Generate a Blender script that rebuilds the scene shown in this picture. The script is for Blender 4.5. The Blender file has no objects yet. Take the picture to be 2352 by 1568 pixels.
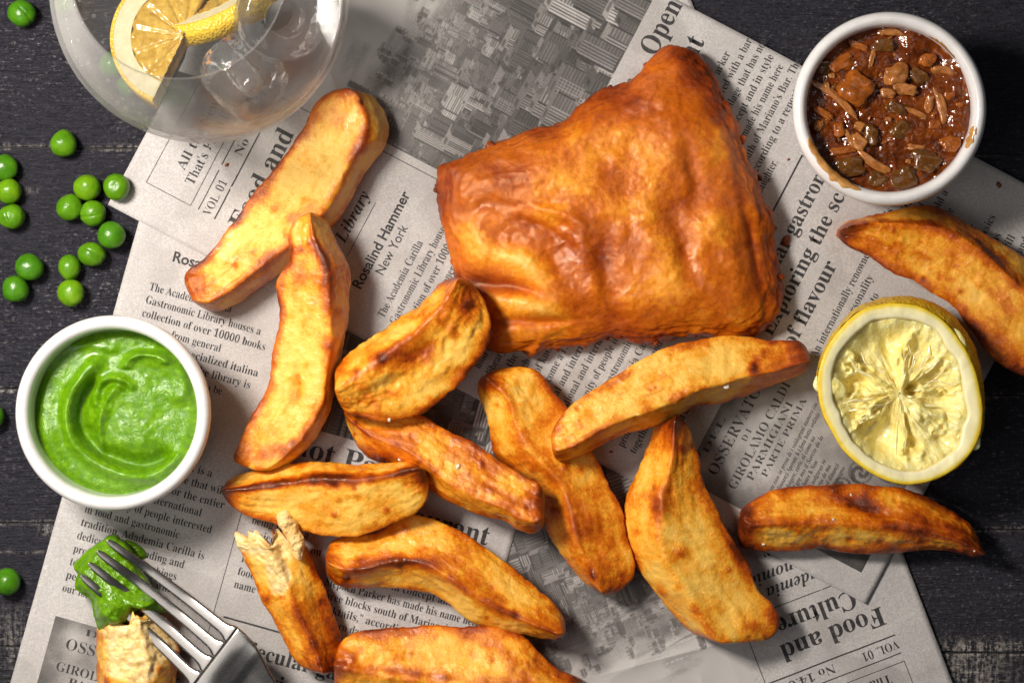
import bpy, math, random
import numpy as np
from mathutils import Vector, Matrix
from mathutils.bvhtree import BVHTree

random.seed(7)
R = math.radians
sc = bpy.context.scene
COL = sc.collection
S = 0.4 / 2352.0        # metres per layout unit on the table top (the layout is 2352 x 1568 units)
D = 1.0                 # camera height

# ------------------------------------------------------------------ camera, world, lamps, exposure
cam = bpy.data.cameras.new('camera'); cam.lens = 90.0; cam.sensor_width = 36.0
cam.clip_start = 0.05; cam.clip_end = 20
cam.dof.use_dof = True; cam.dof.focus_distance = 0.978; cam.dof.aperture_fstop = 16
cam_o = bpy.data.objects.new('camera', cam); COL.objects.link(cam_o)
cam_o.location = (0, 0, D); sc.camera = cam_o
world = bpy.data.worlds.new('World'); sc.world = world; world.use_nodes = True
world.node_tree.nodes['Background'].inputs[0].default_value = (0.80, 0.88, 1.0, 1)
world.node_tree.nodes['Background'].inputs[1].default_value = 0.05


def lamp(name, loc, target, size, power, color):
    l = bpy.data.lights.new(name, 'AREA'); l.shape = 'RECTANGLE'; l.size = size[0]; l.size_y = size[1]
    l.energy = power; l.color = color
    o = bpy.data.objects.new(name, l); COL.objects.link(o); o.location = loc
    o.rotation_euler = (Vector(target) - Vector(loc)).to_track_quat('-Z', 'Y').to_euler()
    return o


lamp('key_softbox', (-0.315, 0.17, 0.46), (0.0, -0.01, 0), (0.12, 0.12), 5.2, (1.0, 0.925, 0.85))
lamp('side_softbox', (-0.40, -0.17, 0.64), (-0.04, -0.04, 0), (0.46, 0.50), 1.35, (1.0, 0.95, 0.90))
lamp('fill_softbox', (0.26, 0.30, 0.70), (0.0, 0.0, 0), (0.30, 0.20), 0.2, (1.0, 0.95, 0.9))
sc.view_settings.view_transform = 'Standard'; sc.view_settings.look = 'None'
sc.view_settings.exposure = -0.05; sc.view_settings.gamma = 1.0
sc.cycles.use_denoising = True
sc.cycles.max_bounces = 14; sc.cycles.transmission_bounces = 12; sc.cycles.diffuse_bounces = 4
sc.cycles.glossy_bounces = 6; sc.cycles.transparent_max_bounces = 8
sc.cycles.caustics_refractive = True; sc.cycles.caustics_reflective = False
sc.cycles.sample_clamp_indirect = 8.0

# ------------------------------------------------------------------ helpers


def W(px, py, z=0.0, zr=None):
    k = S * (1 - (z if zr is None else zr) / D)
    return ((px - 1176) * k, (784 - py) * k, z)


_rng = np.random.RandomState(11)
_LAT = _rng.rand(4096)


def vnoise(P, f=1.0, seed=0):
    P = np.asarray(P, float) * f + seed * 17.31 + 200.0
    i = np.floor(P).astype(np.int64); t = P - i; t = t * t * (3 - 2 * t)

    def h(a, b, c):
        return _LAT[(a * 73856093 ^ b * 19349663 ^ c * 83492791) & 4095]
    r = 0
    for dx in (0, 1):
        for dy in (0, 1):
            for dz in (0, 1):
                w = (t[:, 0] if dx else 1 - t[:, 0]) * (t[:, 1] if dy else 1 - t[:, 1]) * (t[:, 2] if dz else 1 - t[:, 2])
                r = r + w * h(i[:, 0] + dx, i[:, 1] + dy, i[:, 2] + dz)
    return r * 2 - 1


def fbm(P, f, oct=3, seed=0):
    r = 0; a = 1.0
    for k in range(oct):
        r = r + a * vnoise(P, f * 2 ** k, seed + k); a *= 0.5
    return r


def ss(a, b, x):
    t = np.clip((np.asarray(x, float) - a) / (b - a), 0, 1); return t * t * (3 - 2 * t)


def mesh(name, verts, faces, mat=None, parent=None, smooth=True, attrs=None, vec=None):
    me = bpy.data.meshes.new(name)
    verts = np.asarray(verts, np.float32)
    if isinstance(faces, np.ndarray):
        n, k = faces.shape
        me.vertices.add(len(verts)); me.vertices.foreach_set('co', verts.ravel())
        me.loops.add(n * k); me.loops.foreach_set('vertex_index', faces.astype(np.int32).ravel())
        me.polygons.add(n); me.polygons.foreach_set('loop_start', np.arange(0, n * k, k, dtype=np.int32))
        me.update(calc_edges=True)
    else:
        me.from_pydata([tuple(map(float, v)) for v in verts], [], faces)
    if smooth:
        me.polygons.foreach_set('use_smooth', [True] * len(me.polygons))
    for k, a in (attrs or {}).items():
        at = me.attributes.new(k, 'FLOAT', 'POINT'); at.data.foreach_set('value', np.asarray(a, np.float32))
    for k, a in (vec or {}).items():
        at = me.attributes.new(k, 'FLOAT_VECTOR', 'POINT'); at.data.foreach_set('vector', np.asarray(a, np.float32).ravel())
    if mat:
        me.materials.append(mat)
    me.validate(); me.update()
    o = bpy.data.objects.new(name, me); COL.objects.link(o)
    if parent:
        o.parent = parent
    return o


def tag(o, label=None, cat=None, group=None, kind=None):
    if label: o['label'] = label
    if cat: o['category'] = cat
    if group: o['group'] = group
    if kind: o['kind'] = kind
    return o


def empty(name, loc=(0, 0, 0)):
    o = bpy.data.objects.new(name, None); COL.objects.link(o); o.location = loc; o.empty_display_size = 0.01
    return o


def move_origin(o, loc):
    """put a mesh object's origin at loc without moving its geometry"""
    o.data.transform(Matrix.Translation(-Vector(loc))); o.location = loc


def grid_faces(n, m, wrap_m=False):
    i = np.arange(n - 1)[:, None]; mm = m if wrap_m else m - 1
    j = np.arange(mm)[None, :]; j2 = (j + 1) % m
    return np.stack([i * m + j, i * m + j2, (i + 1) * m + j2, (i + 1) * m + j], -1).reshape(-1, 4)


def poly_resample(pts, n, closed=False):
    p = np.asarray(pts, float)
    if closed: p = np.vstack([p, p[:1]])
    # catmull-rom densify then arc length resample
    out = []
    N = len(p)
    for k in range(N - 1):
        p1, p2 = p[k], p[k + 1]
        p0 = p[k - 1] if k > 0 else (p[-2] if closed else p1 * 2 - p2)
        p3 = p[k + 2] if k + 2 < N else (p[1] if closed else p2 * 2 - p1)
        for t in np.linspace(0, 1, 10, endpoint=False):
            out.append(0.5 * ((2 * p1) + (-p0 + p2) * t + (2 * p0 - 5 * p1 + 4 * p2 - p3) * t * t + (-p0 + 3 * p1 - 3 * p2 + p3) * t ** 3))
    out.append(p[-1]); out = np.array(out)
    d = np.r_[0, np.cumsum(np.linalg.norm(np.diff(out, axis=0), axis=1))]
    s = np.linspace(0, d[-1], n, endpoint=not closed)
    return np.stack([np.interp(s, d, out[:, k]) for k in range(out.shape[1])], 1)


def lathe(name, prof, mat, parent=None, n=128, smooth=True, closed=False):
    prof = np.array(prof, float); a = np.linspace(0, 2 * math.pi, n, endpoint=False)
    v = np.stack([prof[:, None, 0] * np.cos(a), prof[:, None, 0] * np.sin(a), np.repeat(prof[:, 1:2], n, 1)], -1).reshape(-1, 3)
    f = grid_faces(len(prof), n, True)
    return mesh(name, v, f, mat, parent, smooth)


# ------------------------------------------------------------------ materials
class NT:
    def __init__(s, name):
        s.m = bpy.data.materials.new(name); s.m.use_nodes = True; s.t = s.m.node_tree
        s.b = s.t.nodes['Principled BSDF']

    def n(s, kind, **kw):
        nd = s.t.nodes.new(kind)
        for k, v in kw.items():
            if k.startswith('i_'):
                key = k[2:]
                nd.inputs[int(key) if key.isdigit() else key.replace('_', ' ')].default_value = v
            else:
                setattr(nd, k, v)
        return nd

    def l(s, a, b): s.t.links.new(a, b)

    def noise(s, scale, detail=4, rough=0.55, vec=None, dist=0.0):
        nd = s.n('ShaderNodeTexNoise', i_Scale=scale, i_Detail=detail, i_Roughness=rough, i_Distortion=dist)
        if vec is not None: s.l(vec, nd.inputs['Vector'])
        return nd.outputs[0]

    def ramp(s, fac, stops, interp='LINEAR'):
        nd = s.n('ShaderNodeValToRGB'); cr = nd.color_ramp; cr.interpolation = interp
        while len(cr.elements) < len(stops): cr.elements.new(0.5)
        for e, (p, c) in zip(cr.elements, stops):
            e.position = p; e.color = (c, c, c, 1) if isinstance(c, (int, float)) else tuple(c) + (1,)
        s.l(fac, nd.inputs[0]); return nd.outputs[0]

    def math(s, op, a, b=None, c=None):
        nd = s.n('ShaderNodeMath', operation=op)
        for k, x in enumerate((a, b, c)):
            if x is None: continue
            if isinstance(x, (int, float)): nd.inputs[k].default_value = x
            else: s.l(x, nd.inputs[k])
        return nd.outputs[0]

    def mix(s, fac, a, b, mode='MIX'):
        nd = s.n('ShaderNodeMix', data_type='RGBA', blend_type=mode)
        for k, x in ((0, fac), (6, a), (7, b)):
            if isinstance(x, (int, float)): nd.inputs[k].default_value = x
            elif isinstance(x, tuple): nd.inputs[k].default_value = x + (1,)
            else: s.l(x, nd.inputs[k])
        return nd.outputs[2]

    def bump(s, h, strength=0.3, dist=0.001, normal=None):
        nd = s.n('ShaderNodeBump', i_Strength=strength, i_Distance=dist)
        s.l(h, nd.inputs['Height'])
        if normal is not None: s.l(normal, nd.inputs['Normal'])
        return nd.outputs[0]

    def attr(s, name, out=2):
        return s.n('ShaderNodeAttribute', attribute_name=name).outputs[out]

    def pos(s):
        return s.n('ShaderNodeNewGeometry').outputs[0]

    def mapping(s, vec, scale=(1, 1, 1), rot=(0, 0, 0)):
        nd = s.n('ShaderNodeMapping'); nd.inputs['Scale'].default_value = scale; nd.inputs['Rotation'].default_value = rot
        s.l(vec, nd.inputs['Vector']); return nd.outputs[0]

    def set(s, **kw):
        for k, v in kw.items():
            i = s.b.inputs[k.replace('_', ' ')]
            if isinstance(v, (int, float)): i.default_value = v
            elif isinstance(v, tuple): i.default_value = v + (1,) if len(v) == 3 and i.type == 'RGBA' else v
            else: s.l(v, i)
        return s


def m_chip():
    t = NT('fried_potato'); p = t.pos(); br = t.attr('brown'); fl = t.attr('flow', 1)
    st = t.noise(60, 5, 0.6, t.mapping(fl, (1, 5, 5)))
    n1 = t.noise(130, 5, 0.65, p); n2 = t.noise(900, 3, 0.6, p)
    v = t.math('ADD', br, t.math('MULTIPLY', t.math('SUBTRACT', n1, 0.5), 1.0))
    v = t.math('ADD', v, t.math('MULTIPLY', t.math('SUBTRACT', st, 0.5), 0.55))
    v = t.math('ADD', v, t.math('MULTIPLY', t.math('SUBTRACT', n2, 0.5), 0.40))
    col = t.ramp(v, [(0.0, (0.86, 0.52, 0.10)), (0.22, (0.80, 0.36, 0.028)), (0.44, (0.60, 0.155, 0.004)),
                     (0.72, (0.33, 0.050, 0.002)), (1.0, (0.10, 0.013, 0.001))])
    fm = t.math('MULTIPLY', t.attr('flesh'), 0.88); fc = t.noise(420, 4, 0.65, p)
    col = t.mix(fm, col, t.ramp(fc, [(0.32, (0.66, 0.42, 0.13)), (0.5, (0.84, 0.64, 0.30)), (0.7, (0.90, 0.78, 0.50))]))
    h = t.math('ADD', t.math('MULTIPLY', n2, 0.55), t.math('ADD', t.math('MULTIPLY', st, 0.5), n1))
    sp = t.noise(1150, 2, 0.6, p)
    n0 = t.bump(h, 0.45, 0.0010); nb = t.bump(sp, 0.35, 0.0003, n0)
    oil = t.ramp(t.noise(75, 3, 0.5, p), [(0.38, 0.25), (0.6, 1.0)])
    gb = t.bump(t.math('MULTIPLY', sp, oil), 1.0, 0.0007, n0)
    rg = 0.42
    t.set(Base_Color=col, Roughness=rg, Normal=nb, Subsurface_Weight=0.25, Subsurface_Scale=0.0018,
          Subsurface_Radius=(1.0, 0.45, 0.12), Specular_IOR_Level=0.35, Specular_Tint=(1.0, 0.82, 0.55), Coat_Weight=0.6, Coat_Roughness=0.09, Coat_IOR=1.47, Coat_Tint=(1.0, 0.96, 0.86))
    t.l(gb, t.b.inputs['Coat Normal'])
    return t.m


def m_flesh():
    t = NT('potato_flesh'); p = t.pos(); n = t.noise(350, 5, 0.6, p); n2 = t.noise(90, 3, 0.5, p)
    col = t.ramp(n2, [(0.3, (0.70, 0.42, 0.12)), (0.65, (0.82, 0.63, 0.30))])
    t.set(Base_Color=col, Roughness=0.5, Subsurface_Weight=0.3, Subsurface_Scale=0.002, Subsurface_Radius=(1, .7, .4),
          Normal=t.bump(n, 0.7, 0.0012)); return t.m


def m_fish():
    t = NT('battered_fish'); p = t.pos(); br = t.attr('brown')
    n1 = t.noise(70, 5, 0.6, p, 0.6); n2 = t.noise(520, 4, 0.65, p); n3 = t.noise(950, 3, 0.7, p)
    v = t.math('ADD', br, t.math('MULTIPLY', t.math('SUBTRACT', n1, 0.5), 0.55))
    v = t.math('ADD', v, t.math('MULTIPLY', t.math('SUBTRACT', n2, 0.5), 0.60))
    col = t.ramp(v, [(0.0, (0.84, 0.46, 0.10)), (0.18, (0.76, 0.290, 0.018)), (0.42, (0.55, 0.130, 0.005)), (0.74, (0.30, 0.045, 0.003)), (1.0, (0.09, 0.011, 0.001))])
    msk = t.ramp(t.noise(60, 3, 0.5, p), [(0.40, 0.25), (0.62, 1.0)])
    h3 = t.math('MULTIPLY', n3, msk)
    n0 = t.bump(n2, 0.25, 0.0007); nb = t.bump(h3, 0.25, 0.0005, n0); gb = t.bump(h3, 1.0, 0.0009, n0)
    rg = 0.40
    t.set(Base_Color=col, Roughness=rg, Normal=nb, Subsurface_Weight=0.2, Subsurface_Scale=0.0016,
          Subsurface_Radius=(1.0, 0.4, 0.1), Specular_IOR_Level=0.4, Specular_Tint=(1.0, 0.74, 0.45), Coat_Weight=0.42, Coat_Roughness=0.10, Coat_IOR=1.5, Coat_Tint=(1.0, 0.95, 0.86))
    t.l(gb, t.b.inputs['Coat Normal'])
    return t.m


def m_paper():
    t = NT('newsprint'); p = t.pos(); n = t.noise(1300, 4, 0.7, p); n2 = t.noise(45, 4, 0.6, p)
    col = t.mix(t.ramp(n, [(0.36, 0.0), (0.66, 1.0)]), (0.39, 0.37, 0.355), (0.57, 0.545, 0.525))
    col = t.mix(t.ramp(n2, [(0.42, 0.0), (0.75, 0.55)]), col, (0.36, 0.34, 0.33))
    st = t.ramp(t.noise(26, 3, 0.45, p), [(0.56, 0.0), (0.60, 1.0)])
    col = t.mix(t.math('MULTIPLY', st, 0.30), col, (0.27, 0.25, 0.225))
    t.set(Base_Color=col, Roughness=t.math('SUBTRACT', 0.7, t.math('MULTIPLY', st, 0.25)), Specular_IOR_Level=0.25, Normal=t.bump(t.noise(260, 4, 0.6, p), 0.25, 0.0008))
    return t.m


def m_ink():
    t = NT('printing_ink'); n = t.noise(900, 3, 0.6, t.pos())
    t.set(Base_Color=t.ramp(n, [(0.3, (0.018, 0.018, 0.02)), (0.75, (0.075, 0.072, 0.072))]), Roughness=0.65, Specular_IOR_Level=0.25)
    return t.m


def m_photo():
    t = NT('halftone_print'); tone = t.attr('tone'); p = t.pos(); n = t.noise(1500, 2, 0.6, p)
    v = t.math('ADD', t.math('MULTIPLY', t.math('SUBTRACT', tone, 0.32), 1.3), t.math('ADD', 0.38, t.math('MULTIPLY', t.math('SUBTRACT', n, 0.5), 0.30)))
    col = t.ramp(v, [(0.0, (0.030, 0.028, 0.027)), (0.5, (0.155, 0.145, 0.138)), (1.0, (0.47, 0.45, 0.43))])
    t.set(Base_Color=col, Roughness=0.6, Specular_IOR_Level=0.3); return t.m


def m_wood():
    t = NT('black_painted_wood'); p = t.pos()
    hb = t.noise(22, 5, 0.65, t.mapping(p, (1.2, 26, 1)))            # long grain
    fine = t.noise(120, 4, 0.7, t.mapping(p, (1, 9, 1), (0, 0, R(8))))
    cr = t.noise(160, 4, 0.7, t.mapping(p, (1, 10, 1), (0, 0, R(-58))))
    vt = t.noise(70, 4, 0.7, t.mapping(p, (9, 1, 1)))
    speck = t.noise(640, 3, 0.7, p)
    base = t.mix(t.ramp(fine, [(0.35, 0.0), (0.7, 1.0)]), (0.006, 0.006, 0.0095), (0.030, 0.029, 0.044))
    base = t.mix(t.ramp(t.noise(9, 3, 0.5, p), [(0.4, 0.0), (0.7, 0.6)]), base, (0.022, 0.020, 0.028))
    rub_glint = t.math('MULTIPLY', t.ramp(t.math('ADD', t.math('MULTIPLY', cr, 0.5), t.math('MULTIPLY', speck, 0.5)),
                                    [(0.545, 0.0), (0.64, 1.0)]), t.ramp(t.noise(14, 3, 0.5, p), [(0.40, 0.25), (0.60, 1.0)]))
    base = t.mix(t.math('MULTIPLY', rub_glint, 0.8), base, (0.22, 0.20, 0.205))  # pale flecks: rubbed paint, plus speckle glints painted into the colour
    # worn paint along joints and in the rubbed corner, from the plank's own attribute
    wear = t.attr('wear')
    wv = t.math('MULTIPLY', wear, t.ramp(t.math('ADD', t.math('MULTIPLY', speck, 0.45), t.math('MULTIPLY', vt, 0.55)), [(0.46, 0.0), (0.58, 1.0)]))
    base = t.mix(wv, base, (0.42, 0.38, 0.34))
    h = t.math('ADD', t.math('MULTIPLY', hb, 0.8), t.math('ADD', t.math('MULTIPLY', fine, 0.5), t.math('ADD', t.math('MULTIPLY', cr, 0.5), t.math('MULTIPLY', speck, 0.45))))
    t.set(Base_Color=base, Roughness=t.ramp(speck, [(0.35, 0.34), (0.6, 0.55)]), Normal=t.bump(h, 1.0, 0.0016), Specular_IOR_Level=0.4)
    return t.m


def m_ceramic():
    t = NT('white_glazed_ceramic'); n = t.noise(160, 3, 0.5, t.pos())
    t.set(Base_Color=t.ramp(n, [(0.3, (0.70, 0.685, 0.67)), (0.7, (0.80, 0.785, 0.77))]), Roughness=0.16, Coat_Weight=0.4,
          Coat_Roughness=0.08, Subsurface_Weight=0.05, Subsurface_Scale=0.002, Normal=t.bump(n, 0.05, 0.0004)); return t.m


def m_puree():
    t = NT('mushy_pea_puree'); p = t.pos(); n = t.noise(420, 4, 0.6, p); n2 = t.noise(1400, 3, 0.6, p); n3 = t.noise(60, 3, 0.5, p)
    col = t.ramp(n, [(0.25, (0.065, 0.185, 0.002)), (0.55, (0.120, 0.275, 0.003)), (0.85, (0.22, 0.41, 0.012))])
    msk = t.ramp(n3, [(0.35, 0.25), (0.6, 1.0)])
    h = t.math('MULTIPLY', t.math('ADD', n, t.math('MULTIPLY', n2, 0.6)), msk)
    t.set(Base_Color=col, Roughness=0.20, Normal=t.bump(h, 0.5, 0.0009), Subsurface_Weight=0.2, Subsurface_Scale=0.002,
          Subsurface_Radius=(0.4, 1.0, 0.1), Specular_IOR_Level=0.45)
    return t.m


def m_pea(v):
    t = NT('pea_skin'); p = t.pos(); n = t.noise(220, 3, 0.5, p)
    c1 = (0.032 + 0.05 * v, 0.135 + 0.09 * v, 0.003); c2 = (0.075 + 0.11 * v, 0.235 + 0.11 * v, 0.007)
    t.set(Base_Color=t.ramp(n, [(0.25, c1), (0.75, c2)]), Roughness=0.30, Specular_IOR_Level=0.35, Subsurface_Weight=0.25, Subsurface_Scale=0.002,
          Subsurface_Radius=(0.5, 1.0, 0.1), Normal=t.bump(t.noise(600, 3, 0.6, p), 0.22, 0.0005)); return t.m


def m_simple(name, col, rough=0.4, sss=0.0, bump=None, coat=0.0, metallic=0.0, col2=None, scale=300):
    t = NT(name); p = t.pos(); n = t.noise(scale, 4, 0.6, p)
    c2 = col2 or tuple(min(1, c * 1.35) for c in col)
    t.set(Base_Color=t.ramp(n, [(0.3, col), (0.7, c2)]), Roughness=rough, Metallic=metallic, Coat_Weight=coat, Coat_Roughness=0.1)
    if sss: t.set(Subsurface_Weight=sss, Subsurface_Scale=0.002, Subsurface_Radius=(1, .6, .25))
    if bump: t.set(Normal=t.bump(n, bump[0], bump[1]))
    return t.m


def m_sauce():
    t = NT('relish_gravy'); p = t.pos(); n = t.noise(150, 4, 0.6, p); n2 = t.noise(420, 3, 0.6, p); f = t.noise(2500, 1, 0.5, p)
    col = t.ramp(n, [(0.3, (0.060, 0.011, 0.001)), (0.5, (0.14, 0.027, 0.002)), (0.72, (0.24, 0.055, 0.004))])
    col = t.mix(t.ramp(f, [(0.70, 0.0), (0.74, 0.8)]), col, (0.006, 0.003, 0.002))
    t.set(Base_Color=col, Roughness=0.09, Specular_IOR_Level=0.7, Normal=t.bump(t.math('ADD', n2, t.math('MULTIPLY', n, 2.0)), 0.30, 0.0010),
          Subsurface_Weight=0.12, Subsurface_Scale=0.001, Subsurface_Radius=(1, .4, .1)); return t.m


def m_rind():
    t = NT('lemon_rind'); p = t.pos(); v = t.n('ShaderNodeTexVoronoi', i_Scale=900.0); t.l(p, v.inputs['Vector'])
    n = t.noise(90, 3, 0.5, p)
    t.set(Base_Color=t.ramp(n, [(0.3, (0.66, 0.40, 0.012)), (0.7, (0.80, 0.56, 0.035))]), Roughness=0.36, Subsurface_Weight=0.15, Subsurface_Scale=0.0015,
          Normal=t.bump(v.outputs[0], 0.55, 0.0009)); return t.m


def m_cutface():
    # u-attribute 'ring': 0 rind edge .. 1 inner edge of the pith
    t = NT('lemon_pith'); r = t.attr('ring'); p = t.pos(); n = t.noise(320, 4, 0.6, p)
    v = t.math('ADD', r, t.math('MULTIPLY', t.math('SUBTRACT', n, 0.5), 0.16))
    col = t.ramp(v, [(0.05, (0.78, 0.52, 0.015)), (0.20, (0.86, 0.66, 0.08)), (0.36, (0.90, 0.82, 0.42)), (0.85, (0.88, 0.82, 0.54)), (1.0, (0.82, 0.68, 0.27))])
    t.set(Base_Color=col, Roughness=0.42, Subsurface_Weight=0.3, Subsurface_Scale=0.002, Subsurface_Radius=(1, .8, .3), Normal=t.bump(n, 0.3, 0.0006)); return t.m


def m_pulp():
    t = NT('lemon_pulp'); p = t.pos(); n = t.noise(260, 4, 0.6, p); n2 = t.noise(1100, 3, 0.6, p)
    t.set(Base_Color=t.ramp(n, [(0.3, (0.95, 0.76, 0.20)), (0.7, (0.97, 0.88, 0.44))]), Roughness=0.16, Subsurface_Weight=0.4, Subsurface_Scale=0.003,
          Subsurface_Radius=(1, .8, .25), Normal=t.bump(t.math('ADD', n, n2), 0.5, 0.0012), Coat_Weight=0.4, Coat_Roughness=0.08); return t.m


def m_glass(name, rough=0.0, ior=1.45, tint=(1, 1, 1), bump=None, haze=0.0):
    t = NT(name)
    t.set(Base_Color=tint, Roughness=rough, IOR=ior, Transmission_Weight=1.0 - haze)
    n = t.noise(bump[0] if bump else 60, 3, 0.5, t.pos())
    t.set(Normal=t.bump(n, bump[1] if bump else 0.02, bump[2] if bump else 0.0004))
    return t.m


def m_thin_glass(name, clear=0.03, edge=0.6, power=3.0, mist=(0.75, 0.74, 0.72), bump=(50, .1, .001)):
    """thin clear sheet: lets light straight through, reflects and whitens towards grazing angles"""
    t = NT(name); nt = t.t
    n = t.noise(bump[0], 4, 0.6, t.pos()); nb = t.bump(n, bump[1], bump[2])
    lw = t.n('ShaderNodeLayerWeight', i_Blend=0.5); f = t.math('POWER', lw.outputs['Facing'], power)
    fac = t.math('ADD', clear, t.math('MULTIPLY', f, edge))
    fac = t.math('MULTIPLY', fac, t.ramp(n, [(0.3, 0.6), (0.7, 1.0)]))
    tr = t.n('ShaderNodeBsdfTransparent'); tr.inputs[0].default_value = (0.985, 0.985, 0.98, 1)
    t.set(Base_Color=mist, Roughness=0.55, Normal=nb, Specular_IOR_Level=0.2)
    gl = t.n('ShaderNodeBsdfGlossy'); gl.inputs['Roughness'].default_value = 0.05; t.l(nb, gl.inputs['Normal'])
    m1 = t.n('ShaderNodeMixShader'); t.l(fac, m1.inputs[0]); t.l(tr.outputs[0], m1.inputs[1]); t.l(t.b.outputs[0], m1.inputs[2])
    frf = t.math('ADD', 0.02, t.math('MULTIPLY', t.math('POWER', lw.outputs['Facing'], 5.0), 0.22))
    m2 = t.n('ShaderNodeMixShader'); t.l(frf, m2.inputs[0]); t.l(m1.outputs[0], m2.inputs[1]); t.l(gl.outputs[0], m2.inputs[2])
    out = [x for x in nt.nodes if x.type == 'OUTPUT_MATERIAL'][0]; t.l(m2.outputs[0], out.inputs[0])
    return t.m


def m_steel():
    t = NT('brushed_steel'); p = t.pos(); n = t.noise(500, 4, 0.7, t.mapping(p, (1, 7, 1), (0, 0, R(38))))
    t.set(Base_Color=(0.33, 0.315, 0.30), Metallic=1.0, Roughness=t.ramp(n, [(0.3, 0.22), (0.7, 0.30)]), Normal=t.bump(n, 0.04, 0.0002)); return t.m


M = dict(chip=m_chip(), flesh=m_flesh(), fish=m_fish(), paper=m_paper(), ink=m_ink(), photo=m_photo(), wood=m_wood(), ceramic=m_ceramic(),
         puree=m_puree(), sauce=m_sauce(), rind=m_rind(), cut=m_cutface(), pulp=m_pulp(), steel=m_steel(),
         glass=m_thin_glass('clear_glass', 0.015, 0.62, 3.0, (0.78, 0.77, 0.75)), drink=m_thin_glass('tonic_water', 0.03, 0.2, 3.0, (0.8, 0.8, 0.8), bump=(40, .05, .001)),
         ice=m_glass('clear_ice', 0.02, 1.31, (0.99, 0.99, 0.99), (110, 0.6, 0.0025), 0.04),
         membrane=m_simple('lemon_membrane', (0.92, 0.78, 0.26), 0.22, 0.5, (0.4, 0.0008), 0.4, col2=(0.95, 0.88, 0.50)),
         tan=m_simple('tan_relish_piece', (0.26, 0.080, 0.013), 0.14, 0.3, (0.35, 0.0012), 0.6, col2=(0.50, 0.20, 0.05)),
         orange=m_simple('orange_relish_piece', (0.20, 0.045, 0.004), 0.14, 0.3, (0.35, 0.0012), 0.6, col2=(0.42, 0.12, 0.012)),
         olive=m_simple('olive_relish_piece', (0.095, 0.028, 0.003), 0.12, 0.2, (0.35, 0.0012), 0.6, col2=(0.16, 0.065, 0.010)),
         smear=m_simple('dried_gravy', (0.40, 0.17, 0.035), 0.25, 0.2, (0.3, 0.0006), 0.3, col2=(0.62, 0.32, 0.09), scale=180),
         crumb=m_simple('fried_crumb', (0.16, 0.03, 0.005), 0.4),
         salt=m_simple('salt_crystal', (0.60, 0.52, 0.42), 0.2, 0.3),
         groove=m_simple('dark_joint_base', (0.012, 0.011, 0.012), 0.8))  # near-black base that shows in the plank joints

# ------------------------------------------------------------------ table of painted planks
seams = [-420, -60, 339, 893, 1201, 1484, 1900]
scr = [(437, 0.35), (716, 0.3), (1000, 0.22), (1268, 0.3), (1350, 0.3)]
slab_m = mesh('table_base', [(-.6, -.4, -.03), (.6, -.4, -.03), (.6, .4, -.03), (-.6, .4, -.03), (-.6, -.4, -.0012), (.6, -.4, -.0012), (.6, .4, -.0012), (-.6, .4, -.0012)],
              [(0, 3, 2, 1), (4, 5, 6, 7), (0, 1, 5, 4), (1, 2, 6, 5), (2, 3, 7, 6), (3, 0, 4, 7)], M['groove'], smooth=False)
table = empty('wooden_table', (0, 0, 0)); tag(table, kind='structure'); slab_m.parent = table; slab_m['kind'] = 'structure'
for k in range(len(seams) - 1):
    y0, y1 = seams[k], seams[k + 1]
    nx, ny = 260, 44
    xs = np.linspace(-560, 2900, nx)
    tt = np.r_[0, 0.006, 0.014, 0.03, np.linspace(0.05, 0.95, ny - 8), 0.97, 0.986, 0.994, 1.0]
    X, T = np.meshgrid(xs, tt)
    tilt = (X - 0) * 0.0065
    g = 1.6
    Y = (y0 + g) + (y1 - y0 - 2 * g) * T + tilt
    dist = np.minimum(Y - tilt - y0, y1 - (Y - tilt))
    P = np.stack([X.ravel() / 90, Y.ravel() / 30, np.full(X.size, k * 7.7)], 1)
    nz = fbm(P, 1.0, 3, k).reshape(X.shape)
    Z = -0.0009 * (1 - ss(0, 7, dist)) + 0.00016 * nz - 0.0002
    wear = ss(9, 1.5, dist + 3 * nz) * ss(-0.55, 0.35, fbm(np.stack([X.ravel() / 60, Y.ravel() * 0, np.full(X.size, k)], 1), 1.0, 3).reshape(X.shape)) * 0.95
    for sy, w in scr:
        wear = np.maximum(wear, w * 1.6 * np.exp(-((Y - tilt - sy) / 2.6) ** 2) * (nz > -0.2))
    # rubbed patch, lower right corner of the table, and a small nick by the paper on the left
    pat = np.exp(-(((X - 2250) / 120) ** 2 + ((Y - 1488) / 16) ** 2)) + 0.9 * np.exp(-(((X - 2230) / 85) ** 2 + ((Y - 1540) / 45) ** 2))
    pat = pat + 0.9 * np.exp(-(((X - 108) / 12) ** 2 + ((Y - 1215) / 14) ** 2)) + 0.5 * np.exp(-(((X - 40) / 60) ** 2 + ((Y - 1470) / 60) ** 2))
    wear = np.clip(np.maximum(wear, pat), 0, 1)
    # knot
    rk = np.hypot((X - 2240) / 34, (Y - 1555) / 26)
    Z = Z - 0.0006 * np.exp(-rk ** 2 * 2)
    Vx = (X - 1176) * S; Vy = (784 - Y) * S
    o = mesh('plank', np.stack([Vx.ravel(), Vy.ravel(), Z.ravel()], 1), grid_faces(len(tt), nx)[:, ::-1], M['wood'], table, attrs={'wear': wear.ravel()})
    sd = o.modifiers.new('thickness', 'SOLIDIFY'); sd.thickness = 0.0011; sd.offset = -1

# ------------------------------------------------------------------ newspaper


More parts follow.
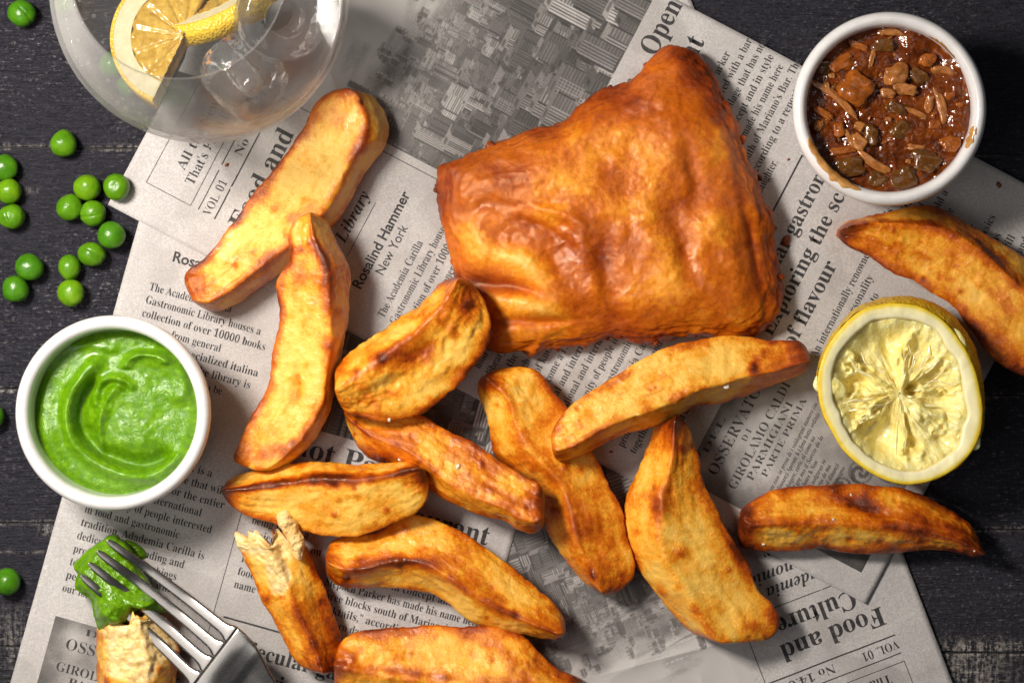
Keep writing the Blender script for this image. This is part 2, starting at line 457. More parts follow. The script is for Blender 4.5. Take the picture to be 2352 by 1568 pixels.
def relief(x, y):
    """height of the paper above the boards at layout point x, y (metres)"""
    x = np.asarray(x, float); y = np.asarray(y, float)
    P = np.stack([x / 260, y / 260, x * 0], 1)
    z = 0.0011 * fbm(P, 1.0, 2, 3)
    P2 = np.stack([x / 70, y / 70, x * 0 + 5], 1)
    z = z + 0.00035 * (1 - 2 * np.abs(vnoise(P2, 1.0, 8)))

    def crease(cx, cy, ang, ln, wd, amp):
        c, s_ = math.cos(R(ang)), math.sin(R(ang)); u = (x - cx) * c + (y - cy) * s_; v = -(x - cx) * s_ + (y - cy) * c
        return amp * np.exp(-(u / ln) ** 2) * np.exp(-np.abs(v / wd))
    for a in ((985, 520, 60, 70, 8, .0010), (960, 470, 140, 45, 7, .0009), (515, 395, 60, 60, 9, .0010), (485, 330, 110, 60, 9, .0008),
              (1250, 300, 20, 200, 20, .0006), (1700, 820, 60, 90, 10, .0007), (560, 760, 80, 60, 10, .0007), (1640, 1420, 150, 160, 12, .0009),
              (1560, 1500, 165, 200, 22, .0012), (760, 170, 70, 120, 16, .0010), (1930, 1230, 28, 120, 8, .0005), (300, 1180, 20, 90, 10, .0006)):
        z = z + crease(*a)
    return z + 0.0011


class Sheet:
    def __init__(s, u, v, us0, vt0, lift, w=1022, h=1965):
        s.u = np.array(u); s.v = np.array(v); s.us0 = us0; s.vt0 = vt0; s.lift = lift; s.w = w; s.h = h

    def P(s, st):
        st = np.asarray(st, float)
        return (st[:, :1] + s.us0) * s.u + (st[:, 1:2] + s.vt0) * s.v

    def world(s, st, dz=0.0):
        p = s.P(st)
        z = relief(p[:, 0], p[:, 1]) + s.lift + dz
        return np.stack([(p[:, 0] - 1176) * S, (784 - p[:, 1]) * S, z], 1)

    def visible(s, st, m=40):
        p = s.P(st)
        return (p[:, 0] > -m) & (p[:, 0] < 2352 + m) & (p[:, 1] > -m) & (p[:, 1] < 1568 + m)


def bold(t):
    o = ''
    for c in t:
        if 'a' <= c <= 'z': o += chr(0x1d41a + ord(c) - 97)
        elif 'A' <= c <= 'Z': o += chr(0x1d400 + ord(c) - 65)
        elif '0' <= c <= '9': o += chr(0x1d7ce + ord(c) - 48)
        else: o += c
    return o


def ital(t):
    o = ''
    for c in t:
        if 'a' <= c <= 'z': o += chr(0x1d482 + ord(c) - 97)
        elif 'A' <= c <= 'Z': o += chr(0x1d468 + ord(c) - 65)
        else: o += c
    return o


_cache = {}


def glyphs(text, style):
    key = (text, style)
    if key not in _cache:
        c = bpy.data.curves.new('line', 'FONT')
        c.body = {'head': bold, 'body': bold, 'light': bold, 'ital': ital, 'sans': str, 'sansb': str}[style](text)
        c.size = 1; c.resolution_u = 3 if style in ('body', 'light') else 5
        c.offset = {'head': 0.002, 'body': -0.004, 'light': -0.009, 'ital': 0.0, 'sans': 0.004, 'sansb': 0.022}[style]
        if style == 'light': c.space_character = 1.0
        o = bpy.data.objects.new('line', c); COL.objects.link(o)
        dg = bpy.context.evaluated_depsgraph_get(); oe = o.evaluated_get(dg); me = oe.to_mesh()
        me.calc_loop_triangles()
        v = np.zeros(len(me.vertices) * 3, np.float32); me.vertices.foreach_get('co', v); v = v.reshape(-1, 3)[:, :2]
        f = np.zeros(len(me.loop_triangles) * 3, np.int32); me.loop_triangles.foreach_get('vertices', f); f = f.reshape(-1, 3)
        oe.to_mesh_clear(); bpy.data.objects.remove(o); bpy.data.curves.remove(c)
        _cache[key] = (v.copy(), f.copy())
    return _cache[key]


# the one page that all three sheets carry: (text, s, baseline t, em size, width or None, style)
CW = 9.75
PAGE = [("All the News", 150, 118, 33, 190, 'body'), ("That's Fit to Eat", 129, 152, 33, 212, 'body'),
        ("VOL. 01", 84, 219, 29, 88, 'light'), ("No 14.675", 240, 219, 29, 150, 'light'),
        ("Food and", 92, 303, 62, 250, 'head'), ("Culture", 140, 363, 62, 190, 'head'),
        ("Academia", 150, 437, 41, 175, 'ital'), ("Gastronomic", 128, 474, 41, 225, 'ital'), ("Library", 172, 522, 41, 128, 'ital'),
        ("Rosalind Hammer", 98, 603, 34, 246, 'sansb'), ("New York", 150, 634, 31, 124, 'sans')]
colA = ["The Academia Carilla", "Gastronomic Library houses a", "collection of over 10000 books", "ranging from general", "cooking to specialized italina",
        "regional food. The library is", "opened daily and can be", "visited by anyone. We", "hold a gastronomic", "library gastronomic", "for the docenti,", "reserch Carilla",
        "body of knowledge. It is a", "to become a resourse that will", "local and intern for the entier", "national and international", "community of people interested",
        "in food and gastronomic", "tradition. Adademia Carilla is", "dedicated to defending and", "promoting the good things", "together in harmony, which,", "people visit",
        "our forms and informs"]
right_al = {7: 285, 8: 290, 9: 290, 10: 290, 11: 275, 4: 290}
for i, tx in enumerate(colA):
    n = len(tx); w = n * CW
    PAGE.append((tx, 64 if i < 16 else 58, 681 + 31.2 * i, 27, min(w, 300), 'body'))
PAGE += [("DEL", 135, 1482, 22, 90, 'light'), ("OSSERVATORE", 100, 1524, 38, 272, 'light'), ("D I", 200, 1547, 20, 30, 'light'),
         ("GIROLAMO CALDI", 92, 1577, 31, 272, 'light'), ("PARMIGIANI", 128, 1602, 25, 200, 'light'), ("PARTE PRIMA", 150, 1626, 22, 200, 'light')]
small = ["Non queste cose in prosa de i valdegrani numero cio, che", "adorgono dinnanzi Sperate & i fena botta ordinis", "del modo di doigere, certe, ai come no", "fabile Sal off gre mo il Sorcio de la",
         "Nella una adagi fanre & Non", "dispensa i Sal ma uolguras re", "per ne Tratto uolguras de ma", "Ale de Sperate in quel dinanzi", "quale non a deli ordinis magno"]
for i, tx in enumerate(small):
    PAGE.append((tx, 86, 1652 + 15.5 * i, 15, len(tx) * 5.2 if i < 3 else len(tx) * 5.6, 'ital'))
PAGE += [("Eliot Parker", 428, 953, 66, 385, 'head'), ("Open", 884, 953, 66, 134, 'head'),
         ("another Restaurant", 440, 1037, 66, 528, 'head')]
for i, tx in enumerate(["The bar is now", "being run as a", "project that is on", "and gets", "Pisco and fine", "foods in the", "name of taste"]):
    PAGE.append((tx, 434, 1102 + 30.5 * i, 27, len(tx) * 9.6, 'body'))
for i, tx in enumerate(["the next fine chef is Eliot Parker", "in time and Rico has arrived with a bar", "near New York's East Village that has now", "is a departure in concept and in style",
                        "Stephen Parker has made his name here", "three blocks south of Mariano's Bar. The", "cocktails,\" according to a report of this", "newborn daughter."]):
    PAGE.append((tx, 634, 1102 + 30.3 * i, 27, len(tx) * 9.9, 'body'))
PAGE += [("Molecular gastronomy:", 441, 1428, 51, 480, 'head'), ("Exploring the science", 441, 1487, 51, 475, 'head'), ("of flavour", 441, 1544, 51, 215, 'head')]
for i, tx in enumerate(["An internationally renowned", "television personality", "has collaborated to", "eat, and the", "new gastronomic", "is serving", "much of", "the research", "national",
                        "cooking.", "printing", "and all"]):
    PAGE.append((tx, 446, 1600 + 30.6 * i, 27, len(tx) * 10.2, 'body'))
for i, tx in enumerate(["that is talked", "in the kitchen", "who has had", "they also hold a", "new knowledge", "of foods and", "all into the", "world of physics", "and its areas", "that they will",
                        "ingredients and", "new events"]):
    PAGE.append((tx, 760, 1600 + 30.6 * i, 27, len(tx) * 10.2, 'body'))
# rules and boxes: s0, t0, s1, t1, weight
RULES = [(86, 54, 345, 54, 1.6), (86, 168, 345, 168, 1.6), (86, 54, 86, 168, 1.6), (345, 54, 345, 168, 1.6), (86, 188, 408, 188, 2.4), (84, 231, 408, 231, 3.2),
         (110, 388, 380, 388, 2.0), (150, 541, 290, 541, 1.6), (402, 118, 402, 640, 1.8), (406, 1060, 406, 1430, 1.6), (430, 1356, 1000, 1356, 4.2), (402, 640, 402, 700, 1.2)]


def city_tone(S0, T0, nx, ny, step):
    """a grey aerial view of city blocks, drawn into a numpy grid"""
    rg = np.random.RandomState(5)
    im = np.zeros((ny, nx)); tt = T0 + np.arange(ny) * step
    sky = np.interp(tt, [T0, 300, 380, 430, 520, T0 + ny * step], [0.95, 0.92, 0.80, 0.60, 0.34, 0.20])
    im[:] = sky[:, None]
    jj = np.arange(nx)[None, :].repeat(ny, 0); ii = np.arange(ny)[:, None].repeat(nx, 1)
    cl = fbm(np.stack([jj.ravel() / 70, ii.ravel() / 30, jj.ravel() * 0], 1), 1, 4, 2).reshape(ny, nx)
    im += cl * 0.22 * (tt < 470)[:, None] + cl * 0.05

    def fill(i0, i1, j0, j1, val, sh=0.0):
        i0 = int(i0); i1 = int(i1)
        for i in range(max(i0, 0), min(i1, ny)):
            o = (i - i1) * sh
            a, b = int(max(j0 + o, 0)), int(min(j1 + o, nx))
            if b > a: im[i, a:b] = val if not callable(val) else val(i, np.arange(a, b))
    n = 420
    depth = np.sort(rg.rand(n))
    for q in depth:
        t = 395 + (900 - 395) * q ** 0.85 + rg.randn() * 6
        i1 = (t - T0) / step; sc_ = (0.42 + 1.0 * q) / step
        w = rg.uniform(16, 44) * sc_; h = rg.uniform(22, 70) * sc_ * (1.9 if rg.rand() < 0.12 else 1); d = rg.uniform(6, 15) * sc_
        j0 = rg.uniform(-40, nx)
        haze = min(1, 1.0 * (1 - q) ** 2.0)
        b = rg.choice([0.20, 0.30, 0.45, 0.62, 0.80], p=[.16, .22, .26, .22, .14]) * (1 - 0.3 * rg.rand())
        front = b * 1.15 * (1 - haze) + haze * 0.62; side = b * 0.50 * (1 - haze) + haze * 0.5; roof = min(1, b * 0.75 + 0.05) * (1 - haze) + haze * 0.65
        sw = w * rg.uniform(0.25, 0.7)
        if q > .3: fill(i1 - h, i1 + 3 * sc_, j0 - 3 * sc_, j0 + w + sw + 3 * sc_, 0.08 * (1 - haze) + haze * 0.45)
        px = max(2.2, 5.2 * sc_); py = max(2.4, 6.0 * sc_)
        mode = rg.randint(3)
        fr = lambda i, j, f=front, m=mode, j0=j0, i1=i1, px=px, py=py: f * (1 - 0.62 * ((((j - j0) % px) > px * 0.5) & ((((i1 - i) % py) < py * 0.62) | (m == 1)))) if m != 2 else f * (1 - 0.5 * (((i1 - i) % py) < py * 0.5)) + 0 * j
        fill(i1 - h, i1, j0, j0 + w, fr)
        fill(i1 - h, i1, j0 + w, j0 + w + sw, lambda i, j, f=side, i1=i1, py=py: f * (1 + 0.7 * (((i1 - i) % py) < py * 0.4)) + 0 * j)
        fill(i1 - h - d, i1 - h, j0, j0 + w + sw * 0.8, roof, -0.6)
        fill(i1 - h - d * 0.75, i1 - h - d * 0.3, j0 + w * 0.3, j0 + w * 0.7, roof * 0.55, -0.6)
        if rg.rand() < 0.35: fill(i1 - h - d - 4 * sc_, i1 - h - d * 0.4, j0 + w * 0.35, j0 + w * 0.6, roof * 0.8)
    k = (im + np.roll(im, 1, 0) * .4 + np.roll(im, -1, 0) * .4 + np.roll(im, 1, 1) * .4 + np.roll(im, -1, 1) * .4) / 2.6
    return np.clip(k, 0, 1)


ST = 1.5
PS0, PT0, PNX, PNY = 422.0, 150.0, 400, 492
CITY = city_tone(PS0, PT0, PNX, PNY, ST)


def build_sheet(sh, label, seed, clipbox=None, want=('box', 'city')):
    corner = sh.world([(sh.w / 2, sh.h / 2)])[0]
    root = empty('newspaper_sheet', (float(corner[0]), float(corner[1]), 0)); tag(root, label, 'newspaper', 'sheets of printed newspaper under the food')
    n, m = 86, 164
    ss_, tt_ = np.meshgrid(np.linspace(0, sh.w, n), np.linspace(0, sh.h, m))
    st = np.stack([ss_.ravel(), tt_.ravel()], 1)
    par = []
    o = mesh('paper', sh.world(st), grid_faces(m, n)[:, ::-1], M['paper'], None)
    sd = o.modifiers.new('thickness', 'SOLIDIFY'); sd.thickness = 0.00012; sd.offset = -1
    par.append(o)
    # the printed view
    j, i = np.meshgrid(np.arange(PNX), np.arange(PNY))
    st = np.stack([PS0 + j.ravel() * ST, PT0 + i.ravel() * ST], 1)
    f = grid_faces(PNY, PNX)[:, ::-1]
    vis = sh.visible(st, 10); f = f[vis[f[:, 0]]]
    used = np.unique(f); re = np.full(len(st), -1); re[used] = np.arange(len(used))
    par.append(mesh('printed_photo', sh.world(st[used], 0.00004), re[f], M['photo'], None, attrs={'tone': CITY.ravel()[used]}))
    # the printed old title page
    b0, b1, c0, c1 = 59, 383, 1457, 1920
    j, i = np.meshgrid(np.linspace(b0, b1, 110), np.linspace(c0, c1, 150)); st = np.stack([j.ravel(), i.ravel()], 1)
    tone = 0.60 + 0.16 * fbm(np.stack([j.ravel() / 60, i.ravel() / 60, j.ravel() * 0], 1), 1, 3, 4) - 0.28 * ss(60, 0, j.ravel() - b0) - 0.2 * ss(40, 0, i.ravel() - c0) - 0.3 * ss(110, 0, c1 - i.ravel())
    # engraved scroll ornament
    for (cx, cy, r0) in ((330, 1800, 52), (262, 1812, 26), (212, 1790, 20), (205, 1842, 24), (300, 1868, 30)):
        d = np.hypot(j.ravel() - cx, i.ravel() - cy); th = np.arctan2(i.ravel() - cy, j.ravel() - cx)
        tone -= 0.34 * (np.sin(d / 3.1 + th * 2) > 0.1) * (d < r0) + 0.25 * np.exp(-((d - r0) / 2.5) ** 2)
    par.append(mesh('printed_plate', sh.world(st, 0.00004), grid_faces(150, 110)[:, ::-1], M['photo'], None, attrs={'tone': np.clip(tone, 0, 1)}))
    V, F, nv = [], [], 0
    for tx, s0, t0, em, w, style in PAGE:
        if not sh.visible([(s0, t0), (s0 + (w or 100), t0), (s0 + (w or 100) / 2, t0)], 60).any(): continue
        v, f = glyphs(tx, style)
        w0 = v[:, 0].max() - v[:, 0].min()
        kx = (w / w0) if w else em
        st = np.stack([s0 + (v[:, 0] - v[:, 0].min()) * kx, t0 - v[:, 1] * em], 1)
        V.append(sh.world(st, 0.00009)); F.append(f + nv); nv += len(v)
    o = mesh('printed_text', np.vstack(V), np.vstack(F), M['ink'], None, smooth=False); par.append(o)
    for s0, t0, s1, t1, wt in RULES:
        if not sh.visible([(s0, t0), (s1, t1), ((s0 + s1) / 2, (t0 + t1) / 2)], 20).any(): continue
        k = max(2, int(max(abs(s1 - s0), abs(t1 - t0)) / 14)); q = np.linspace(0, 1, k)
        hz = abs(s1 - s0) > abs(t1 - t0)
        a = np.stack([s0 + (s1 - s0) * q, t0 + (t1 - t0) * q], 1); off = np.array([0, wt / 2]) if hz else np.array([wt / 2, 0])
        st = np.stack([a - off, a + off], 1).reshape(-1, 2)
        par.append(mesh('printed_rule', sh.world(st, 0.00006), grid_faces(k, 2), M['ink'], None, smooth=False))
    for o in par:
        o.parent = root; o.matrix_parent_inverse = Matrix.Translation(root.location).inverted()
    return root


shD = Sheet((-.934, .358), (-.358, -.934), -1481, -2325, 0.0)
shA = Sheet((.963, .269), (-.269, .963), 446, -132, 0.00035)
shB = Sheet((.466, -.885), (.885, .466), -300, 440, 0.00075)
build_sheet(shD, 'lowest newspaper sheet, upside down, Food and Culture headline at the lower right', 1)
build_sheet(shA, 'newspaper sheet under the pot of green puree and the fork, text nearly level', 2)
build_sheet(shB, 'topmost newspaper sheet under the battered fish, columns running steeply up to the right', 3)


def ground(px, py):
    return float(relief([px], [py])[0]) + 0.0008


# ------------------------------------------------------------------ chips
def chaikin(p, k):
    for _ in range(k):
        q = np.roll(p, -1, 0); p = np.stack([p * .75 + q * .25, p * .25 + q * .75], 1).reshape(-1, p.shape[1])
    return p


CHIPS = []


def chip(label, Ls, Rs, ridges, H, z=(0, 0), zl=0.42, zr=0.42, seed=0, brown=0.12, wts=None, spots=(), bend=0.0, lump=1.0, torn=False, name='potato_wedge',
         dents=(), tip=(1, 1), parent_only=False, flesh=()):
    N, Mr = 150, 104
    L = poly_resample(Ls, N); Rr = poly_resample(Rs, N)
    t = np.linspace(0, 1, N)
    # end rounding
    endw = np.ones(N)
    el = 0.045
    capA = np.sqrt(np.clip(1 - (1 - np.clip(t / el, 0, 1)) ** 2, 0, 1)); capB = np.sqrt(np.clip(1 - (1 - np.clip((1 - t) / el, 0, 1)) ** 2, 0, 1))
    if torn: capA = np.clip(0.86 + 0.14 * capA, 0, 1)
    cap = capA * capB
    rings, br, flow = [], [], []
    nr = len(ridges)
    wts = wts or [0.6] + [0.5] * nr + [0.6]
    length = np.linalg.norm((L[-1] + Rr[-1] - L[0] - Rr[0]) / 2)
    zr_ref = (z[0] + z[1]) / 2 + H * 0.45
    for k in range(N):
        tk = t[k]
        corners = [(-1, zl)]
        for (ws, hs) in ridges:
            corners.append((np.interp(tk, np.linspace(0, 1, len(ws)), ws), np.interp(tk, np.linspace(0, 1, len(hs)), hs)))
        corners.append((1, zr)); corners += [(0.55, 0.0), (-0.55, 0.0)]
        C = np.array(corners); nc = len(C)
        q = 0.065
        P = []
        for c in range(nc):
            a, b, d = C[c - 1], C[c], C[(c + 1) % nc]
            P += [b + (a - b) * q, b * 0.5 + (a + d) * 0.25 * 1.0 * 0 + b * 0.5 + ((a - b) + (d - b)) * q * 0.22, b + (d - b) * q]
        P = chaikin(np.array(P), 2)
        P[:, 0] = (P[:, 0] - P[:, 0].min()) / (P[:, 0].max() - P[:, 0].min()) * 2 - 1
        Pc = np.vstack([P, P[:1]])
        i0 = np.argmin(P[:, 0]); Pc = np.vstack([np.roll(P, -i0, 0), P[i0:i0 + 1]])
        asp = Pc * np.array([1, 0.9]); dl = np.r_[0, np.cumsum(np.linalg.norm(np.diff(asp, axis=0), axis=1))]
        sv = np.linspace(0, dl[-1], Mr, endpoint=False)
        w = np.interp(sv, dl, Pc[:, 0]); h = np.interp(sv, dl, Pc[:, 1])
        mid = (L[k] + Rr[k]) / 2; half = (Rr[k] - L[k]) / 2
        hh = H * (0.30 + 0.70 * cap[k] ** 0.7) if not torn else H * (0.30 + 0.70 * cap[k] ** .7)
        zz = z[0] * (1 - tk) + z[1] * tk + bend * math.sin(math.pi * tk) + H * 0.5 + (h - 0.5) * hh
        wk = w * (0.5 + 0.5 * cap[k])
        pxy = mid + half * wk[:, None]
        rings.append(np.stack([pxy[:, 0], pxy[:, 1], zz], 1))
        bb = np.zeros(Mr)
        for c, wt in zip(range(0, nr + 2), wts):
            dd = np.hypot((w - C[c, 0]) * 1.0, (h - C[c, 1]) * 0.9)
            bb = np.maximum(bb, wt * np.exp(-(dd / 0.20) ** 2))
        endb = 0.62 * max(math.exp(-(tk / 0.07) ** 2) * tip[0] * (0 if torn else 1), math.exp(-((1 - tk) / 0.08) ** 2) * tip[1])
        bb = np.maximum(bb, endb)
        bb = np.where(h < 0.3, np.maximum(bb, 0.5), bb)  # lower sides darker: uneven browning, with side shading put into the colour
        br.append(bb); flow.append(np.stack([np.full(Mr, tk * length * S), sv * 0.012, np.full(Mr, seed * 0.37)], 1))
    A = np.array(rings)                                   # N, Mr, 3 (layout units, metres)
    br = np.array(br); flow = np.array(flow)
    # displace around the ring's centre
    P0 = A.reshape(-1, 3).copy(); Pm = np.stack([P0[:, 0] * S, P0[:, 1] * S, P0[:, 2]], 1)
    fl = flow.reshape(-1, 3)
    cen = np.repeat(A.mean(1), Mr, 0); dirn = P0 - cen; dirm = np.stack([dirn[:, 0] * S, dirn[:, 1] * S, dirn[:, 2]], 1)
    ln = np.linalg.norm(dirm, axis=1)[:, None] + 1e-6; dirm = dirm / ln
    big = fbm(Pm, 42, 2, seed); med = fbm(Pm, 190, 3, seed + 5); strk = fbm(fl * np.array([1, 5, 1]), 110, 3, seed + 9) * np.repeat(ss(0, .15, t) * ss(1, .85, t), Mr); hf = fbm(Pm, 620, 2, seed + 3)
    wr = 1 - 2 * np.abs(fbm(Pm, 240, 2, seed + 13))
    disp = lump * (0.0012 * big + 0.00028 * med + 0.00022 * strk + 0.00014 * np.clip(wr, -1, 1) + 0.00020 * hf)
    brn = br.reshape(-1) * (0.68 + 0.55 * fbm(Pm, 110, 3, seed + 21)) + brown + 0.07 + 0.20 * fbm(Pm, 70, 2, seed + 40) + 0.14 * big + 0.10 * np.clip(-med, 0, 1)
    up = np.clip(dirm[:, 2], 0, 1)
    rb_ = random.Random(seed * 31 + 7)
    for _ in range(11):
        kk_ = rb_.randrange(12, N - 12); ww_ = rb_.uniform(-.85, .85); c2_ = (L[kk_] + Rr[kk_]) / 2 + (Rr[kk_] - L[kk_]) / 2 * ww_
        r_ = rb_.uniform(4, 11); g = np.exp(-(((P0[:, 0] - c2_[0]) ** 2 + (P0[:, 1] - c2_[1]) ** 2) / r_ ** 2)) * (up > .05)
        brn = brn + rb_.uniform(.15, .45) * g; disp = disp + rb_.choice([-.0004, .0005]) * g
    for (sx, sy, rx, ry, ang, am) in spots:
        c, s_ = math.cos(R(ang)), math.sin(R(ang)); u = (P0[:, 0] - sx) * c + (P0[:, 1] - sy) * s_; v = -(P0[:, 0] - sx) * s_ + (P0[:, 1] - sy) * c
        g = np.exp(-((u / rx) ** 2 + (v / ry) ** 2)) * (up > 0.05)
        brn = brn + am * g * (0.8 + 0.5 * med)
        disp = disp - 0.0006 * am * g
    for (sx, sy, rx, ry, ang, mm) in dents:
        c, s_ = math.cos(R(ang)), math.sin(R(ang)); u = (P0[:, 0] - sx) * c + (P0[:, 1] - sy) * s_; v = -(P0[:, 0] - sx) * s_ + (P0[:, 1] - sy) * c
        disp = disp + mm * 0.001 * np.exp(-((u / rx) ** 2 + (v / ry) ** 2)) * (up > 0.05)
    fm = np.zeros(len(P0))
    fn_ = fbm(Pm, 170, 3, seed + 30)
    for (sx, sy, rx, ry, ang) in flesh:
        c, s_ = math.cos(R(ang)), math.sin(R(ang)); u = (P0[:, 0] - sx) * c + (P0[:, 1] - sy) * s_; v = -(P0[:, 0] - sx) * s_ + (P0[:, 1] - sy) * c
        fm = np.maximum(fm, ss(-.14, .10, 1 - np.hypot(u / rx, v / ry) + .30 * fn_) * (up > 0.0))
    disp = disp * (1 - .5 * fm) + fm * (.0006 * fbm(Pm, 210, 3, seed + 31) + .0005 * fbm(Pm, 560, 2, seed + 32) - .0004)
    k = S * (1 - zr_ref / D)
    V = np.stack([(P0[:, 0] - 1176) * k, (784 - P0[:, 1]) * k, P0[:, 2]], 1)
    dw = np.stack([dirm[:, 0], -dirm[:, 1], dirm[:, 2]], 1)
    fall = np.repeat(cap, Mr) * 0.7 + 0.3
    V = V + dw * (disp * fall)[:, None]
    if torn:   # ragged broken end: pull the first rings back unevenly
        ang = np.tile(np.linspace(0, 2 * math.pi, Mr, endpoint=False), N); tt_ = np.repeat(t, Mr)
        rag = 0.010 * (0.25 + np.abs(vnoise(np.stack([np.cos(ang) * 2.2, np.sin(ang) * 2.2, ang * 0 + seed], 1), 1.0, 3)))
        ax = (L[-1] + Rr[-1] - L[0] - Rr[0]); ax = ax / np.linalg.norm(ax); ax = np.array([ax[0], -ax[1], 0])
        V = V + ax * (rag * np.clip(1 - tt_ / 0.16, 0, 1))[:, None]
    # close the ends
    F = grid_faces(N, Mr, True); nv = len(V)
    c0 = V[:Mr].mean(0) - (V[Mr:2 * Mr].mean(0) - V[:Mr].mean(0)) * 0.3; c1 = V[-Mr:].mean(0)
    if torn: c0 = V[:Mr].mean(0) + (V[-Mr:].mean(0) - V[:Mr].mean(0)) * 0.10
    V = np.vstack([V, c0, c1])
    j = np.arange(Mr); j2 = (j + 1) % Mr; nb = (N - 1) * Mr
    F = np.vstack([F, np.stack([np.full(Mr, nv), j2, j, j], 1), np.stack([np.full(Mr, nv + 1), nb + j, nb + j2, nb + j2], 1)])
    F4 = F[:-2 * Mr]; F3 = F[-2 * Mr:, :3]
    faces = [tuple(map(int, f)) for f in F4] + [tuple(map(int, f)) for f in F3]
    brn = np.r_[np.clip(brn, 0, 1), 0.2, 0.6]; fl = np.vstack([fl, fl[:1], fl[-1:]])
    o = mesh(name, V, faces, M['chip'], None, attrs={'brown': brn, 'flesh': np.r_[fm, 1.0 if torn else 0.0, 0.0]}, vec={'flow': fl})
    # outward normals
    me = o.data
    if sum(p.normal.z for p in list(me.polygons)[nb // 2: nb // 2 + Mr // 3]) < 0:
        me.flip_normals()
    mz = V[:, 2].min(); cx, cy = V[:, 0].mean(), V[:, 1].mean()
    move_origin(o, (cx, cy, mz))
    CHIPS.append(o)
    if not parent_only:
        tag(o, label, 'potato wedge', 'fried potato wedges on the newspaper')
    return o


g0 = 0.0012
chip('large wedge at the upper left, blunt top below the glass, lower end covering Rosalind',
     [(425, 652), (440, 626), (490, 580), (540, 512), (600, 432), (658, 355), (703, 290), (728, 242), (768, 208)],
     [(452, 705), (500, 712), (545, 692), (620, 642), (690, 592), (755, 540), (800, 480), (838, 402), (886, 330), (888, 275), (862, 226), (815, 203)],
     [([.55, .60, .66, .35], [1, 1])], .021, (g0, g0), zl=.78, zr=.38, seed=1, brown=.04, wts=[.75, .6, .5],
     spots=[(675, 500, 30, 22, 0, .32), (625, 590, 34, 14, -30, .28), (800, 500, 20, 14, -40, .5), (770, 455, 26, 16, 0, .2), (480, 650, 40, 40, 0, .25), (560, 585, 30, 10, -40, .25)])
chip('long upright wedge with a pointed top lying over the upper left wedge',
     [(712, 491), (684, 510), (670, 545), (672, 600), (648, 640), (640, 680), (641, 740), (625, 800), (618, 880), (592, 930), (574, 965), (550, 1020), (528, 1062)],
     [(728, 491), (755, 515), (775, 560), (800, 610), (806, 680), (796, 760), (782, 830), (772, 900), (757, 950), (722, 1010), (682, 1052), (640, 1080), (600, 1087)],
     [([0, .35, .70, .72, .6], [1, 1])], .020, (.017, g0), zl=.76, zr=.36, seed=2, brown=-.02, wts=[.6, .5, .5],
     spots=[(688, 880, 16, 48, 12, .42), (620, 1035, 60, 26, 0, .3), (735, 575, 14, 60, -28, .35), (700, 520, 24, 20, 0, .3)], dents=[(686, 878, 14, 44, 12, -1.0)])
chip('short fat wedge with a wrinkled face leaning on the left corner of the fish',
     [(769, 882), (778, 850), (830, 800), (880, 755), (940, 705), (1000, 660), (1045, 634)],
     [(776, 918), (800, 948), (840, 958), (890, 965), (950, 950), (1010, 925), (1060, 885), (1095, 840), (1124, 790), (1128, 745), (1115, 695), (1085, 648)],
     [([-.35, -.5, -.45], [.95, 1])], .025, (.013, .013), zl=.42, zr=.60, seed=3, brown=.12, wts=[.4, .3, .7], lump=1.5,
     spots=[(955, 815, 60, 26, -25, .42), (905, 900, 60, 18, -20, .32), (1060, 700, 40, 40, 0, .3)], dents=[(965, 805, 60, 20, -28, -2.2), (900, 880, 60, 14, -25, -1.4), (880, 800, 80, 18, -38, 1.2), (1020, 850, 60, 16, -30, 1.0)])
chip('wedge in the middle running down right beneath the short fat wedge',
     [(790, 938), (830, 945), (900, 950), (960, 950), (1020, 985), (1090, 1020), (1150, 1060), (1210, 1095), (1250, 1110)],
     [(786, 955), (800, 995), (832, 1040), (880, 1062), (940, 1085), (990, 1120), (1050, 1160), (1110, 1185), (1160, 1198), (1185, 1217), (1222, 1225), (1252, 1218)],
     [([-.1, .45, .42], [1, 1])], .019, (g0, .016), zl=.66, zr=.36, seed=4, brown=.13, wts=[.55, .35, .4],
     spots=[(1130, 1120, 30, 14, 20, .35), (1180, 1150, 30, 14, 20, .3), (1245, 1165, 14, 50, 0, .3), (900, 1010, 80, 14, 30, .12)])
chip('wedge in the middle with its square top near the fish, crossed by two others',
     [(1094, 872), (1095, 900), (1110, 935), (1125, 980), (1140, 1040), (1180, 1080), (1235, 1125), (1255, 1180), (1270, 1240), (1300, 1290), (1340, 1335), (1375, 1362)],
     [(1140, 845), (1210, 840), (1245, 860), (1270, 900), (1300, 935), (1330, 990), (1375, 1060), (1400, 1115), (1425, 1170), (1435, 1230), (1456, 1300), (1440, 1340), (1405, 1366)],
     [([-.2, -.25, -.3, -.35, -.5], [1, 1])], .020, (g0, g0), zl=.36, zr=.62, seed=5, brown=.14, wts=[.35, .35, .5],
     spots=[(1135, 875, 30, 24, 0, .5), (1395, 1300, 34, 44, -20, .40), (1230, 980, 26, 50, -30, .15)])
chip('wedge left of centre with a dark scorched ridge and a pointed left tip',
     [(505, 1118), (540, 1096), (590, 1080), (650, 1070), (720, 1062), (800, 1065), (870, 1062), (930, 1057), (975, 1063)],
     [(508, 1140), (530, 1162), (570, 1188), (620, 1200), (680, 1215), (740, 1225), (800, 1230), (850, 1220), (900, 1196), (950, 1175), (980, 1148), (990, 1105)],
     [([-.3, -.45, -.6, -.55, -.75], [1, 1])], .020, (g0, .014), zl=.38, zr=.60, seed=6, brown=-.04, wts=[.4, 1.15, .4],
     spots=[(520, 1130, 34, 24, 0, .65), (975, 1085, 22, 40, 0, .7), (620, 1108, 90, 8, -12, .5), (790, 1090, 60, 7, 0, .35), (560, 1165, 60, 30, 20, .25)])
